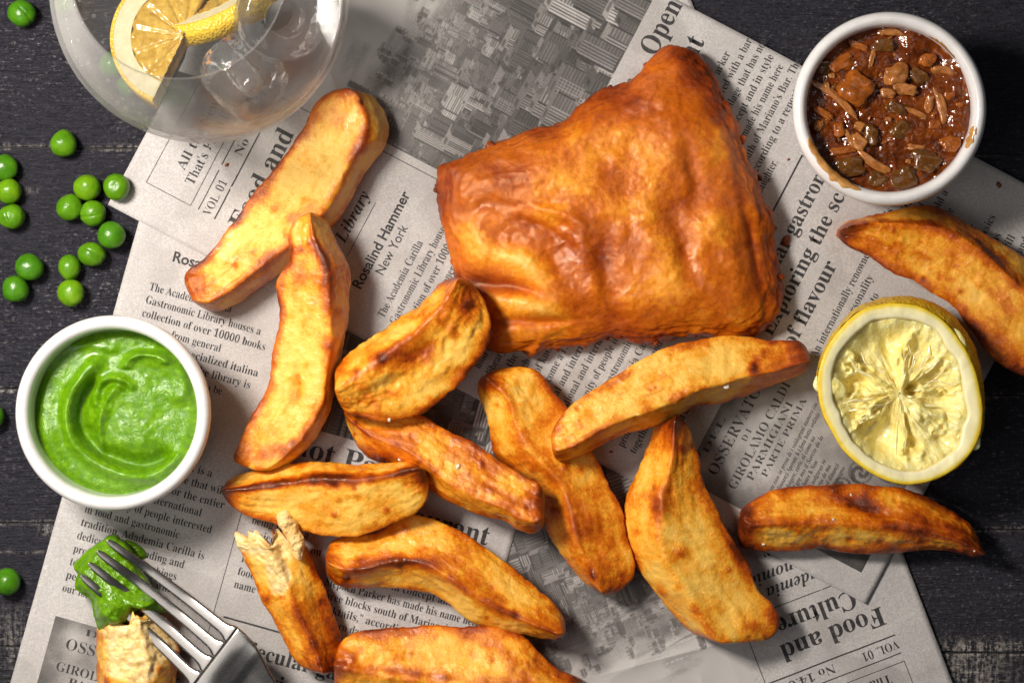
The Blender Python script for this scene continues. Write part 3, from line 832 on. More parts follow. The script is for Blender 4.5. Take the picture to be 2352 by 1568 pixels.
chip('wedge below centre with a wide dark band along its middle',
     [(752, 1255), (765, 1240), (800, 1230), (860, 1225), (900, 1200), (940, 1181), (990, 1186), (1040, 1210), (1100, 1250), (1160, 1290), (1200, 1320), (1260, 1370), (1298, 1415)],
     [(746, 1290), (752, 1322), (780, 1345), (820, 1350), (880, 1350), (950, 1358), (985, 1366), (1030, 1392), (1070, 1420), (1130, 1446), (1200, 1460), (1260, 1470), (1300, 1464)],
     [([.3, .22, .22, .3, .35], [1, 1])], .022, (g0, .005), zl=.48, zr=.40, seed=7, brown=.12, wts=[.35, .95, .5],
     spots=[(890, 1285, 90, 12, -2, .35), (1075, 1315, 110, 20, 33, .50), (770, 1325, 50, 20, 0, .4), (1245, 1400, 60, 40, 35, .2), (1000, 1380, 120, 20, 20, -.22), (1130, 1420, 90, 18, 20, -.2)])
chip('wedge cut off by the bottom edge of the picture below centre',
     [(769, 1502), (785, 1470), (830, 1445), (900, 1437), (1000, 1435), (1080, 1437), (1140, 1440), (1200, 1462), (1240, 1500), (1290, 1535), (1342, 1560)],
     [(766, 1530), (772, 1575), (810, 1620), (900, 1650), (1000, 1660), (1100, 1650), (1200, 1625), (1290, 1598), (1342, 1578)],
     [([.0, .25], [1, 1])], .022, (g0, g0), zl=.60, zr=.45, seed=8, brown=.08, wts=[.65, .4, .5], lump=1.1,
     spots=[(795, 1535, 34, 40, 0, .5), (940, 1535, 120, 9, 8, .4), (1080, 1510, 40, 24, 30, .3), (1290, 1550, 70, 24, 20, .5), (1130, 1480, 60, 30, 30, .15)])
chip('long pale wedge just below the fish, its narrow end pointing at the lemon',
     [(1264, 985), (1290, 950), (1330, 910), (1390, 870), (1450, 835), (1530, 800), (1600, 785), (1660, 775), (1720, 778), (1770, 785), (1830, 781), (1856, 792)],
     [(1268, 1045), (1280, 1060), (1320, 1054), (1380, 1025), (1440, 1000), (1500, 985), (1560, 960), (1600, 935), (1660, 925), (1720, 905), (1780, 885), (1840, 862), (1864, 845)],
     [([.45, .48, .4, .3], [1, 1])], .021, (.014, .003), zl=.70, zr=.36, seed=9, brown=.03, wts=[.5, .4, .45],
     spots=[(1290, 1035, 40, 20, -30, .5), (1400, 880, 60, 14, -30, .35), (1770, 850, 60, 30, -10, .3), (1400, 1010, 120, 12, -20, .25), (1840, 820, 30, 30, 0, .3), (1728, 845, 12, 20, 10, .45)])
chip('curved wedge right of centre with a dark narrow top and a broad lower end',
     [(1540, 950), (1512, 970), (1490, 1020), (1470, 1070), (1440, 1130), (1433, 1200), (1440, 1250), (1470, 1310), (1510, 1370), (1550, 1420), (1590, 1455), (1632, 1475)],
     [(1556, 951), (1580, 985), (1600, 1040), (1615, 1100), (1640, 1160), (1665, 1220), (1710, 1290), (1740, 1350), (1775, 1390), (1787, 1430), (1768, 1462), (1722, 1475)],
     [([0, -.1, -.35, -.5, -.5], [1, 1])], .021, (g0 + .004, g0), zl=.36, zr=.66, seed=10, brown=.05, wts=[.3, .35, .6],
     spots=[(1550, 1000, 40, 70, 0, .55), (1500, 1150, 16, 60, -10, .32), (1595, 1120, 30, 50, -20, .35), (1735, 1420, 50, 30, 40, .45), (1550, 1390, 30, 30, 0, .35), (1590, 1465, 50, 8, 10, .4), (1680, 1270, 10, 70, -28, .3)],
     dents=[(1510, 1130, 12, 50, -15, 1.2)])
chip('dark brown wedge at the lower right beneath the squeezed lemon, with a scorched blister',
     [(1703, 1165), (1740, 1145), (1780, 1125), (1850, 1118), (1930, 1114), (2000, 1115), (2060, 1118), (2110, 1135), (2170, 1165), (2220, 1195), (2245, 1228), (2258, 1255)],
     [(1694, 1200), (1702, 1246), (1740, 1258), (1800, 1262), (1880, 1262), (1960, 1270), (2040, 1268), (2100, 1262), (2150, 1262), (2200, 1270), (2245, 1281), (2256, 1275)],
     [([.1, .1, .15, .3], [1, 1])], .019, (g0, g0), zl=.50, zr=.45, seed=11, brown=.22, wts=[.5, .5, .6],
     spots=[(1985, 1160, 70, 22, 22, .75), (1900, 1140, 50, 16, 5, .35), (2180, 1215, 70, 22, 25, .40), (1715, 1220, 24, 40, 0, .45), (1860, 1225, 130, 18, 3, -.22), (2160, 1245, 60, 10, 8, -.15)],
     dents=[(1985, 1162, 60, 16, 22, -1.2)])
chip('large wedge at the right edge of the picture, between the relish pot and the lemon',
     [(1924, 520), (1960, 500), (2020, 485), (2080, 478), (2140, 475), (2190, 490), (2240, 520), (2290, 550), (2352, 592), (2400, 640), (2440, 720)],
     [(1920, 548), (1945, 567), (1990, 585), (2040, 620), (2090, 650), (2140, 680), (2190, 710), (2220, 750), (2260, 800), (2300, 835), (2352, 862), (2400, 885)],
     [([-.45, -.5, -.45, -.35], [.95, 1])], .022, (g0, g0), zl=.42, zr=.62, seed=12, brown=.10, wts=[.5, .6, .7],
     spots=[(1945, 530, 40, 26, 20, .45), (2080, 505, 90, 14, 5, .35), (2250, 560, 60, 14, 35, .5), (2300, 610, 50, 14, 40, .45), (2310, 800, 70, 30, 40, .45), (2120, 600, 30, 12, 30, .25)])

# torn wedge: browned skin with a broken, fluffy end
tw = chip('', [(530, 1202), (542, 1242), (560, 1285), (580, 1322), (600, 1370), (625, 1420), (650, 1470), (680, 1520), (705, 1543)],
          [(682, 1192), (702, 1240), (725, 1290), (745, 1340), (760, 1400), (780, 1460), (787, 1515), (780, 1548)],
          [([-.1, .1], [1, 1])], .019, (.006, g0), zl=.5, zr=.42, seed=13, brown=.14, wts=[.35, .4, .5], torn=True, name='crust',
          spots=[(690, 1440, 30, 60, -25, .35), (750, 1500, 40, 50, 0, .4), (640, 1300, 26, 50, -20, -.15), (745, 1400, 20, 90, -18, .25), (622, 1255, 75, 75, 0, -.42)], flesh=[(612, 1225, 85, 62, 0), (640, 1300, 26, 70, -14)], dents=[(622, 1212, 34, 16, 5, -7), (655, 1260, 10, 50, -14, -2.5), (590, 1250, 14, 26, -25, 1.5)], parent_only=True)


def flake_blob(name, outline, z0, hh, mat, parent=None, seed=0, rough=1.0, nr=46, na=150, fine=1.0, edge=0.4, bumps=(), zfun=None):
    """a lump whose plan is the outline: domed top with noise, curled under at the rim"""
    C = poly_resample(outline, na, closed=True); cen = C.mean(0)
    rr = np.r_[np.linspace(0.0, 0.9, nr), 0.95, 0.985, 1.0, 0.97, 0.85]; prof = np.r_[np.sqrt(np.clip(1 - np.linspace(0, .9, nr) ** 3.2, 0, 1)), .52, .34, .10, -.08, -.15]
    P = cen + (C[None] - cen) * rr[:, None, None]
    Px = P.reshape(-1, 2); zz = np.repeat(prof, na) * hh
    q = np.stack([Px[:, 0] * S, Px[:, 1] * S, zz * 0 + seed], 1)
    top = np.repeat(np.clip(prof * 1.4, 0, 1), na)
    zz = zz + top * rough * (0.0016 * fbm(q, 120, 3, seed) + 0.0006 * fbm(q, 420, 3, seed + 3) * fine)
    for (sx, sy, rx, ry, ang, mm) in bumps:
        c, s_ = math.cos(R(ang)), math.sin(R(ang)); u = (Px[:, 0] - sx) * c + (Px[:, 1] - sy) * s_; v = -(Px[:, 0] - sx) * s_ + (Px[:, 1] - sy) * c
        zz = zz + mm * .001 * top * np.exp(-((u / rx) ** 2 + (v / ry) ** 2))
    zb = z0 if zfun is None else zfun(Px)
    k = S * (1 - (z0 + hh * .5) / D)
    V = np.stack([(Px[:, 0] - 1176) * k, (784 - Px[:, 1]) * k, zz + zb], 1)
    rim = np.stack([fbm(q, 200, 3, seed + 7), fbm(q, 200, 3, seed + 8)], 1) * 0.0010 * rough * np.repeat(rr, na)[:, None]
    V[:, :2] += rim
    return mesh(name, V, grid_faces(len(rr), na, True), mat, parent)


fl1 = flake_blob('flesh', [(634, 1182), (642, 1170), (655, 1168), (668, 1180), (682, 1200), (692, 1230), (698, 1262), (690, 1285), (676, 1278), (664, 1250), (650, 1226), (638, 1205)], .0185, .0050, M['flesh'], seed=21, rough=.75, fine=2.0)
tr = empty('broken_potato_wedge', tw.location); tag(tr, 'broken wedge with pale torn flesh at its upper end, left of the bottom middle', 'potato wedge', 'fried potato wedges on the newspaper')
for o in (tw, fl1):
    loc = Vector(o.location); o.parent = tr; o.location = loc - Vector(tr.location)

# wedge on the fork
fw = chip('', [(236, 1388), (226, 1460), (227, 1540), (232, 1620), (240, 1680)], [(372, 1368), (386, 1425), (405, 1490), (402, 1545), (396, 1620), (385, 1680)],
          [([-.55, -.55], [.95, .95]), ([.35, .45], [1, 1])], .024, (g0, g0), seed=14, brown=.02, wts=[.3, .15, .3, .55], torn=True, name='crust', parent_only=True, flesh=[(325, 1470, 72, 88, 0)], dents=[(275, 1475, 14, 30, 10, -2), (300, 1440, 40, 14, 0, 1.5), (345, 1500, 40, 20, 20, 1.5), (350, 1450, 14, 20, 0, -1.5)],
          spots=[(395, 1490, 10, 50, 0, .5), (310, 1480, 85, 90, 0, -.4)])
fr = empty('forked_potato_wedge', fw.location); tag(fr, 'broken wedge under the fork, dipped in green puree, at the bottom left', 'potato wedge', 'fried potato wedges on the newspaper')
for o in (fw,):
    loc = Vector(o.location); o.parent = fr; o.location = loc - Vector(fr.location)

# ------------------------------------------------------------------ battered fish
FO = [(1549, 101), (1582, 108), (1620, 133), (1645, 170), (1665, 215), (1690, 265), (1710, 320), (1721, 368), (1738, 398), (1751, 440), (1778, 490), (1783, 540), (1790, 600), (1799, 660), (1797, 708), (1780, 742),
      (1738, 766), (1680, 775), (1620, 770), (1560, 775), (1500, 787), (1450, 786), (1400, 778), (1350, 790), (1285, 798), (1240, 808), (1222, 821), (1203, 810), (1160, 812), (1120, 800), (1096, 760), (1082, 700), (1055, 650),
      (1042, 620), (1031, 580), (1020, 530), (1008, 500), (1005, 460), (1003, 420), (1011, 379), (1073, 354), (1150, 323), (1188, 305), (1233, 295), (1289, 278), (1323, 250), (1351, 222), (1379, 205), (1410, 200), (1459, 174), (1497, 132), (1522, 110)]
na, nr = 560, 190
C = poly_resample(FO, na, closed=True); cen = np.array([1440.0, 500.0])
nrm = C - cen; nl = np.linalg.norm(nrm, axis=1)
rr = np.r_[np.linspace(0.0, 0.97, nr), 0.985, 0.995, 1.0, 0.998, 0.985, 0.95, 0.85]
hgt = np.r_[(np.clip(1 - np.linspace(0, .97, nr) ** 2.9, 0, 1)) ** 0.5, .27, .18, .06, -.10, -.2, -.26, -.28]
Csm = C.copy()
for _ in range(260): Csm = (np.roll(Csm, 1, 0) + np.roll(Csm, -1, 0) + 2 * Csm) / 4
bl = (rr ** 9)[:, None, None]
P = cen + ((Csm[None] * (1 - bl) + C[None] * bl) - cen) * rr[:, None, None]; Px = P.reshape(-1, 2); rf = np.repeat(rr, na)
HF = .0225
base = np.repeat(hgt, na) * HF * 0.78
x, y = Px[:, 0], Px[:, 1]
base *= 1 - 0.30 * ss(330, 100, y) * ss(0, 1, hgt.repeat(na)) - 0.10 * ss(1250, 1000, x)
q = np.stack([x * S, y * S, x * 0], 1)
top = np.clip(np.repeat(hgt, na) * 1.3, 0, 1)
lo = fbm(q, 26, 2, 31); wob = np.stack([fbm(q, 45, 2, 40), fbm(q, 45, 2, 41)], 1)
md = fbm(q + np.c_[wob * 0.004, x * 0], 70, 3, 33); hi = fbm(q, 330, 3, 35)
zz = base + top * (0.0022 * lo + 0.0008 * md + 0.00022 * hi)
aq = np.stack([(q[:, 0] * .5 + q[:, 1] * .87) * 150 , (q[:, 0] * .87 - q[:, 1] * .5) * 45, q[:, 0] * 0 + 3], 1)
fold = 1 - 2 * np.abs(fbm(aq + wob * np.array([[.8, .8]]) @ np.array([[1, 0, 0], [0, 1, 0]]), 1.0, 2, 37))
fmask = np.clip(fbm(q, 30, 2, 44) + .35, 0, 1)
zz = zz + top * .00045 * fold * fmask
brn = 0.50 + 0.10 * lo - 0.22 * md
# (x, y, rx, ry, angle, height mm, browning)
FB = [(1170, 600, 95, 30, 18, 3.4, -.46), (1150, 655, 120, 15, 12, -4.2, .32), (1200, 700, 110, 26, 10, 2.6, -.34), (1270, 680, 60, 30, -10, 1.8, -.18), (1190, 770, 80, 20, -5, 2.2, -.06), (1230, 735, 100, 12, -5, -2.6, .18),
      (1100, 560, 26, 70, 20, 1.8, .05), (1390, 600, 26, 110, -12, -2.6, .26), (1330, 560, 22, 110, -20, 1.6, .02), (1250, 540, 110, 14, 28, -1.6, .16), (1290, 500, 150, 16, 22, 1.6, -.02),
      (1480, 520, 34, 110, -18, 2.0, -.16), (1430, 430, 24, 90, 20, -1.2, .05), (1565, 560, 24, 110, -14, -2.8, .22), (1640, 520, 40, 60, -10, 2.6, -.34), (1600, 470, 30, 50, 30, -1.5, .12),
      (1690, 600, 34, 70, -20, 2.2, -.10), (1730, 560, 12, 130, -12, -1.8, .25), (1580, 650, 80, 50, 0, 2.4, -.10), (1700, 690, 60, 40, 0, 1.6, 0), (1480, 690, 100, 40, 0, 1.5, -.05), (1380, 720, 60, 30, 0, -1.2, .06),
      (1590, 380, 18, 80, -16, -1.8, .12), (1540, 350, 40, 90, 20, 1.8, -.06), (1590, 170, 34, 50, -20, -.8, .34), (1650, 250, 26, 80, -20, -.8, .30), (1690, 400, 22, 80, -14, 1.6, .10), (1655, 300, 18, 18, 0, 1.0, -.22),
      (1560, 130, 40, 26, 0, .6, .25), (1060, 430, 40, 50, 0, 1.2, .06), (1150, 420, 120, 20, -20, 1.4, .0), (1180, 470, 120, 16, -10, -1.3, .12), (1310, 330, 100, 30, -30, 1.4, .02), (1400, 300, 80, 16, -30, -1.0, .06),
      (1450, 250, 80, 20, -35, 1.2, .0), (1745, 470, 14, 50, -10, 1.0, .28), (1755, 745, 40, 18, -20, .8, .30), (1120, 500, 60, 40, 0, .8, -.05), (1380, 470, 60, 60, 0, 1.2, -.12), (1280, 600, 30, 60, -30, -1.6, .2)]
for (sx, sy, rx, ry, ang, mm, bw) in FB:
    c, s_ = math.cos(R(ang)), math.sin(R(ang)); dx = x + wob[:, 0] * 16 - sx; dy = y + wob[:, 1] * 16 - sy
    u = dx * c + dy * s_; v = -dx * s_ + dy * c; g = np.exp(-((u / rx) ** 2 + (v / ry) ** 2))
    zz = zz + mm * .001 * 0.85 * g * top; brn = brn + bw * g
brn = brn + 0.16 * ss(0.86, 1.0, rf)
k = S * (1 - .016 / D)
# small uneven batter fringe on the rim
fr_ = fbm(np.stack([x * S, y * S, zz * 4], 1), 170, 5, 51) * 0.0014 * ss(0.8, 1, rf)
dirs = (Px - cen) / (np.linalg.norm(Px - cen, axis=1)[:, None] + 1e-6)
V = np.stack([(x - 1176) * k + dirs[:, 0] * fr_, (784 - y) * k - dirs[:, 1] * fr_, zz + 0.0018 + HF * .22], 1)
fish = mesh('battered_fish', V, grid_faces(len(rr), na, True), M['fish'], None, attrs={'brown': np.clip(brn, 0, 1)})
move_origin(fish, (float(V[:, 0].mean()), float(V[:, 1].mean()), 0.0015))
tag(fish, 'large golden battered fish fillet in the middle of the newspaper', 'fried fish')
rgs = random.Random(9)
flc = np.array(fish.location)
for i, f_ in enumerate([.02, .06, .115, .16, .185, .205, .225, .25, .275, .30, .34, .37, .41, .455, .475, .50, .53, .58, .66, .73, .80, .845, .88, .93, .97]):
    ci = C[int(f_ * na) % na]; n, m = 12, 16; th_ = np.linspace(0, math.pi, n); ph_ = np.linspace(0, 2 * math.pi, m, endpoint=False)
    v = np.stack([np.sin(th_)[:, None] * np.cos(ph_), np.sin(th_)[:, None] * np.sin(ph_), np.cos(th_)[:, None] + 0 * ph_], -1).reshape(-1, 3)
    rr_ = rgs.choice([4, 5, 6, 8, 10]) * S
    v = v * (1 + .55 * vnoise(v, 1.7, i)[:, None] + .25 * vnoise(v, 5, i)[:, None]) * np.array([1, 1, .7]) * rr_
    ci = ci + (cen - ci) / np.linalg.norm(cen - ci) * 2.0
    o = mesh('batter_scrap', v, grid_faces(n, m, True), M['fish'], fish, attrs={'brown': np.full(len(v), .62 + .3 * rgs.random())})
    o.location = ((ci[0] - 1176) * k - flc[0], (784 - ci[1]) * k - flc[1], .0065 - flc[2] + rgs.random() * .003)

# ------------------------------------------------------------------ peas
PEAS = [(50, 32, 31, 'pea alone at the top left corner, with a split skin'), (146, 330, 31, 'pea alone just below the glass, left of the paper'), (10, 385, 31, 'topmost of the three peas in a row cut by the left edge'),
        (20, 440, 30, 'middle one of the three peas in a row at the left edge'), (27, 497, 30, 'lowest of the three peas in a row at the left edge, creased'),
        (200, 430, 31, 'pale pea at the top of the cluster beside the paper corner'), (268, 429, 31, 'pea with a flat pale top resting at the paper corner'),
        (160, 477, 30, 'leftmost pea of the cluster beside the paper corner'), (214, 490, 30, 'shiny dented pea below the pale one in the cluster'), (256, 540, 32, 'glossy pea at the paper edge, right end of the chain'),
        (211, 584, 31, 'oval pea with a seam, between the glossy one and the chain below'), (160, 613, 28, 'pear shaped pea above the lowest pale pea of the chain'),
        (164, 673, 31, 'lowest pale pea of the chain, above the green puree pot'), (67, 614, 32, 'dark pea, upper one of the pair left of the chain'), (36, 664, 31, 'dark pea, lower one of the pair left of the chain'),
        (-20, 955, 31, 'pea cut by the left edge beside the green puree pot'), (17, 1335, 32, 'pea at the left edge below the green puree pot'),
        (150, 10, 26, 'pea just left of the glass rim, half hidden by the bowl of the glass'), (255, 150, 30, 'pea seen through the left side of the glass'),
        (298, 196, 28, 'pea seen through the lower left of the glass by the lemon tip'), (352, 205, 28, 'pea seen through the bottom of the glass under the lemon tip')]
pmats = [m_pea(v) for v in (0.0, 0.4, 0.85)]
vmap = {3: 2, 5: 2, 7: 1, 8: 1, 12: 2, 11: 1, 10: 1, 4: 1, 6: 1, 1: 1}
for i, (px, py, r, lab) in enumerate(PEAS):
    n, m = 40, 56
    th = np.linspace(0.0005, math.pi - 0.0005, n); ph = np.linspace(0, 2 * math.pi, m, endpoint=False)
    v = np.stack([np.sin(th)[:, None] * np.cos(ph), np.sin(th)[:, None] * np.sin(ph), np.cos(th)[:, None] + 0 * ph], -1).reshape(-1, 3)
    rad = 1 + 0.065 * vnoise(v, 1.3, i * 3) + 0.014 * vnoise(v, 5, i)
    rg = random.Random(i * 13 + 5)
    if i in (4, 8, 10, 0):     # crease or dimple in the skin
        a = rg.uniform(0, 6.28); nn = np.array([math.cos(a) * .9, math.sin(a) * .9, .25]); d = v @ nn
        rad -= 0.07 * np.exp(-((d) / 0.07) ** 2) * (v[:, 2] > -.2) * ss(-.6, .6, v @ np.array([-nn[1], nn[0], .4]))
    if i == 6: rad -= 0.10 * ss(0.86, 1.0, v[:, 2] * .97 - v[:, 0] * .1)
    rm = r * S * (1 - .005)
    sx, sy = (1 + rg.uniform(-.03, .05), 1 + rg.uniform(-.05, .03))
    if i == 10: sx, sy = 1.05, .90
    if i == 11: sx, sy = .90, 1.06
    V = v * rad[:, None] * rm * np.array([sx, sy, 0.93])
    V = V * np.array([1, 1, 1.0])
    o = mesh('pea', V, grid_faces(n, m, True), pmats[vmap.get(i, 0)])
    o.location = W(px, py, rm * .9 + (g0 if px > 240 and py < 600 else 0))
    tag(o, lab, 'pea', 'green peas scattered on the dark table')


# ------------------------------------------------------------------ ramekins
def ramekin(px, py, label, r_px=223.5, rim=.042):
    k = S * (1 - rim / D); Rr = r_px * k; x, y, _ = W(px, py, 0, rim)
    root = empty('ramekin', (x, y, .0012)); tag(root, label, 'ramekin', 'white ramekins of dip')
    w = .0054
    prof = [(0.0001, .0045), (Rr - w - .006, .0045), (Rr - w - .0025, .0062), (Rr - w - .0012, .010), (Rr - w - .0004, .025), (Rr - w, rim - .005), (Rr - w + .0002, rim - .0028), (Rr - w + .0008, rim - .0012), (Rr - w + .0018, rim - .0003), (Rr - w * .5, rim),
            (Rr - .0016, rim - .0004), (Rr - .0006, rim - .0013), (Rr, rim - .003), (Rr - .0001, rim - .0055), (Rr - .0014, rim - .0080), (Rr - .0018, rim - .012), (Rr - .0030, .014), (Rr - .0040, .003), (Rr - .0055, .0008), (Rr - .008, 0), (0.0001, 0)]
    lathe('bowl', prof, M['ceramic'], root, 160)
    return root, Rr, w, (x, y)


# green puree
root, Rr, w, (cx, cy) = ramekin(258, 948.5, 'white ramekin full of bright green puree at the left', 225)
Ri = Rr - w + .0001
na, nr = 260, 120
a = np.linspace(0, 2 * math.pi, na, endpoint=False); rr = np.linspace(0.002, 1, nr)
X = (rr[:, None] * np.cos(a) * Ri).ravel(); Y = (rr[:, None] * np.sin(a) * Ri).ravel(); RF = np.repeat(rr, na)
lx = X / (S * .965) + 262; ly = 948 - Y / (S * .965)          # layout units for placing the swirls
q = np.stack([X, Y, X * 0], 1); wb = np.stack([fbm(q, 70, 2, 61), fbm(q, 70, 2, 62)], 1) * 7
z = 0.0011 * fbm(q, 50, 2, 63) + 0.00028 * fbm(q, 230, 3, 64)


def arc(cx_, cy_, rx, ry, a0, a1, wd, mm, soft=18, two=None):
    dx = (lx + wb[:, 0] - cx_) / rx; dy = (ly + wb[:, 1] - cy_) / ry
    r_ = np.hypot(dx, dy); th = np.degrees(np.arctan2(dy, dx)) % 360
    mid = ((a0 + a1) / 2) % 360; hw = (a1 - a0) / 2
    d = np.abs((th - mid + 180) % 360 - 180)
    m_ = ss(hw + soft, hw - 2, d)
    e = (r_ - 1) * min(rx, ry)
    return mm * .001 * m_ * (np.exp(-(e / wd) ** 2) if two is None else np.exp(-(e / np.where(e > 0, wd, two)) ** 2))


z += arc(300, 950, 128, 118, 60, 215, 7, -5.7, two=26)      # the long scooped groove, left and below
z += arc(300, 950, 150, 142, 50, 230, 15, 3.5)              # and the ridge outside it
z += arc(285, 985, 60, 110, 160, 250, 9, 2.2)
z += arc(255, 905, 46, 40, 150, 330, 8, 1.8)                # small hooked ridge
z += arc(255, 905, 30, 26, 120, 330, 8, -2.0)
z += arc(300, 900, 120, 90, 270, 370, 10, 2.6, two=22)
z += arc(330, 840, 50, 30, 180, 350, 7, 2.4)
z += arc(200, 850, 100, 60, 190, 300, 12, 1.2)
z += arc(350, 1040, 90, 60, 0, 120, 10, 1.4)
z += .0012 * np.exp(-(((lx - 330) / 70) ** 2 + ((ly - 980) / 80) ** 2))
z = z + .0305 - .0014 * ss(.88, 1, RF)
V = np.stack([X, Y, z], 1)
F = grid_faces(nr, na, True)[:, ::-1]
pu = mesh('green_puree', V, F, M['puree']); pu.location = (cx, cy, .0012)
tag(pu, 'smooth bright green pea puree with spoon swirls inside the left ramekin', 'puree')

# relish
root, Rr, w, (cx, cy) = ramekin(2045, 249, 'white ramekin of dark brown relish at the upper right, its rim smeared', 223)
Ri = Rr - w + .0001
X = (rr[:, None] * np.cos(a) * Ri).ravel(); Y = (rr[:, None] * np.sin(a) * Ri).ravel()
q = np.stack([X, Y, X * 0 + 1], 1)
z = .0345 + 0.0014 * fbm(q, 110, 2, 71) + 0.0007 * fbm(q, 300, 3, 72) + .0012 * ss(.93, 1, RF) * (1 + vnoise(q, 120, 3)) * .5
relish = empty('brown_relish', (cx, cy, .0012)); tag(relish, 'glossy dark brown chunky relish inside the upper right ramekin', 'relish')
mesh('gravy', np.stack([X, Y, z], 1), F, M['sauce'], relish)


def piece(cxp, cyp, rx, ry, ang, mat, hgt_=1.0, seed=0, curve=0.0, box=2.6):
    """one chopped piece, positions in the measured units of the relish pot"""
    kk = 1 - .034 / D
    n, m = 22, 34
    th = np.linspace(0.0, math.pi, n); ph = np.linspace(0, 2 * math.pi, m, endpoint=False)
    e = 2 / box
    f = lambda v: np.sign(v) * np.abs(v) ** e
    v = np.stack([f(np.sin(th))[:, None] * f(np.cos(ph)), f(np.sin(th))[:, None] * f(np.sin(ph)), f(np.cos(th))[:, None] + 0 * ph], -1).reshape(-1, 3)
    v = v * (1 + 0.30 * vnoise(v, 1.6, seed)[:, None] + .10 * vnoise(v, 4, seed + 1)[:, None])
    f_ = 1.05 if mat is M['tan'] else 1.18; rx *= f_; ry *= f_
    px = v[:, 0] * rx; py = v[:, 1] * ry + curve * (v[:, 0] ** 2 - .4)
    c, s_ = math.cos(R(ang)), math.sin(R(ang))
    mx = px * c - py * s_; my = px * s_ + py * c
    u = .3124 * S * kk
    V = np.stack([mx * u, -my * u, v[:, 2] * min(rx, ry) * u * .60], 1)
    o = mesh('relish_chunk', V, grid_faces(n, m, True), mat, relish)
    X0, Y0, _ = W(1796.7 + cxp * .3124, cyp * .3124, 0, .035)
    o.location = (X0 - cx, Y0 - cy, .0338 + .0006 * hgt_)


for i, (a_, b_, rx, ry, an, mt, hg, cv) in enumerate([
        (430, 470, 80, 46, -20, 'orange', 1, 0), (545, 660, 105, 95, 35, 'orange', 2.2, 0), (835, 550, 78, 66, -15, 'tan', 2, 0), (900, 655, 75, 44, 12, 'tan', 2, 0), (780, 690, 52, 38, 0, 'tan', 1.2, 0),
        (1065, 450, 48, 42, 10, 'orange', 1.6, 0), (1230, 1065, 60, 50, -15, 'orange', 2, 0), (265, 930, 30, 38, 15, 'tan', 1.2, 0), (570, 930, 38, 32, 30, 'tan', 1.4, 0), (555, 1045, 62, 50, 25, 'tan', 2.2, 0),
        (680, 1205, 130, 36, 32, 'tan', 2.2, -14), (395, 730, 190, 24, 40, 'tan', 1.6, 26), (1160, 775, 125, 30, 76, 'tan', 1.6, 14), (1185, 520, 76, 28, 8, 'tan', 1.4, 14), (800, 245, 100, 24, 6, 'tan', 1.2, 22),
        (655, 440, 75, 20, -75, 'tan', 1.2, 0), (870, 960, 58, 52, -60, 'olive', 1.5, 0), (960, 820, 95, 18, 24, 'tan', 1.6, 0), (880, 1305, 88, 66, -25, 'olive', 1.6, 0), (490, 1235, 96, 60, -15, 'olive', 1.6, 0),
        (700, 1320, 64, 52, 0, 'olive', 1, 0), (360, 560, 20, 18, 0, 'tan', 1.6, 0), (330, 645, 38, 18, 70, 'tan', 1.6, 0), (1225, 710, 30, 26, 0, 'orange', 1.4, 0), (990, 1085, 60, 22, 5, 'tan', 1, 0),
        (1060, 1190, 92, 66, 10, 'olive', 1.2, 0), (850, 800, 70, 36, 20, 'olive', 1.2, 0), (650, 1000, 52, 60, 20, 'olive', 1.4, 0), (1080, 760, 30, 60, 20, 'tan', .9, 0), (740, 340, 60, 40, 0, 'olive', 1.4, 0),
        (300, 500, 50, 40, 0, 'olive', 1, 0), (420, 950, 42, 34, 80, 'orange', 1.4, 0), (300, 830, 60, 22, 30, 'orange', 1, 0), (1120, 920, 40, 26, 0, 'orange', 1.2, 0), (1300, 790, 32, 24, 30, 'orange', 1.2, 0),
        (1000, 560, 60, 40, 40, 'olive', 1, 0), (560, 340, 60, 22, 20, 'orange', .9, 0), (450, 1110, 80, 26, -10, 'orange', 1.2, 0), (925, 1185, 18, 14, 0, 'tan', 1.2, 0), (1195, 1190, 18, 14, 0, 'tan', 1.4, 0),
        (780, 880, 22, 16, 0, 'tan', 1.4, 0), (830, 405, 16, 12, 0, 'tan', 1.2, 0), (480, 1000, 60, 16, 60, 'tan', 1.6, 10)]):
    piece(a_, b_, rx, ry, an, M[mt], hg, 80 + i, cv, 3.2 if mt != 'tan' or rx < 90 else 2.4)


rq_ = random.Random(12)
for i in range(46):
    a__ = rq_.uniform(0, 6.283); r__ = 560 * rq_.random() ** .5
    piece(795 + r__ * math.cos(a__), 800 + r__ * math.sin(a__), rq_.uniform(9, 26), rq_.uniform(8, 15), rq_.uniform(0, 180), M[rq_.choice(['tan', 'orange', 'orange', 'olive'])], 1.1, 300 + i, 0, 2.4)


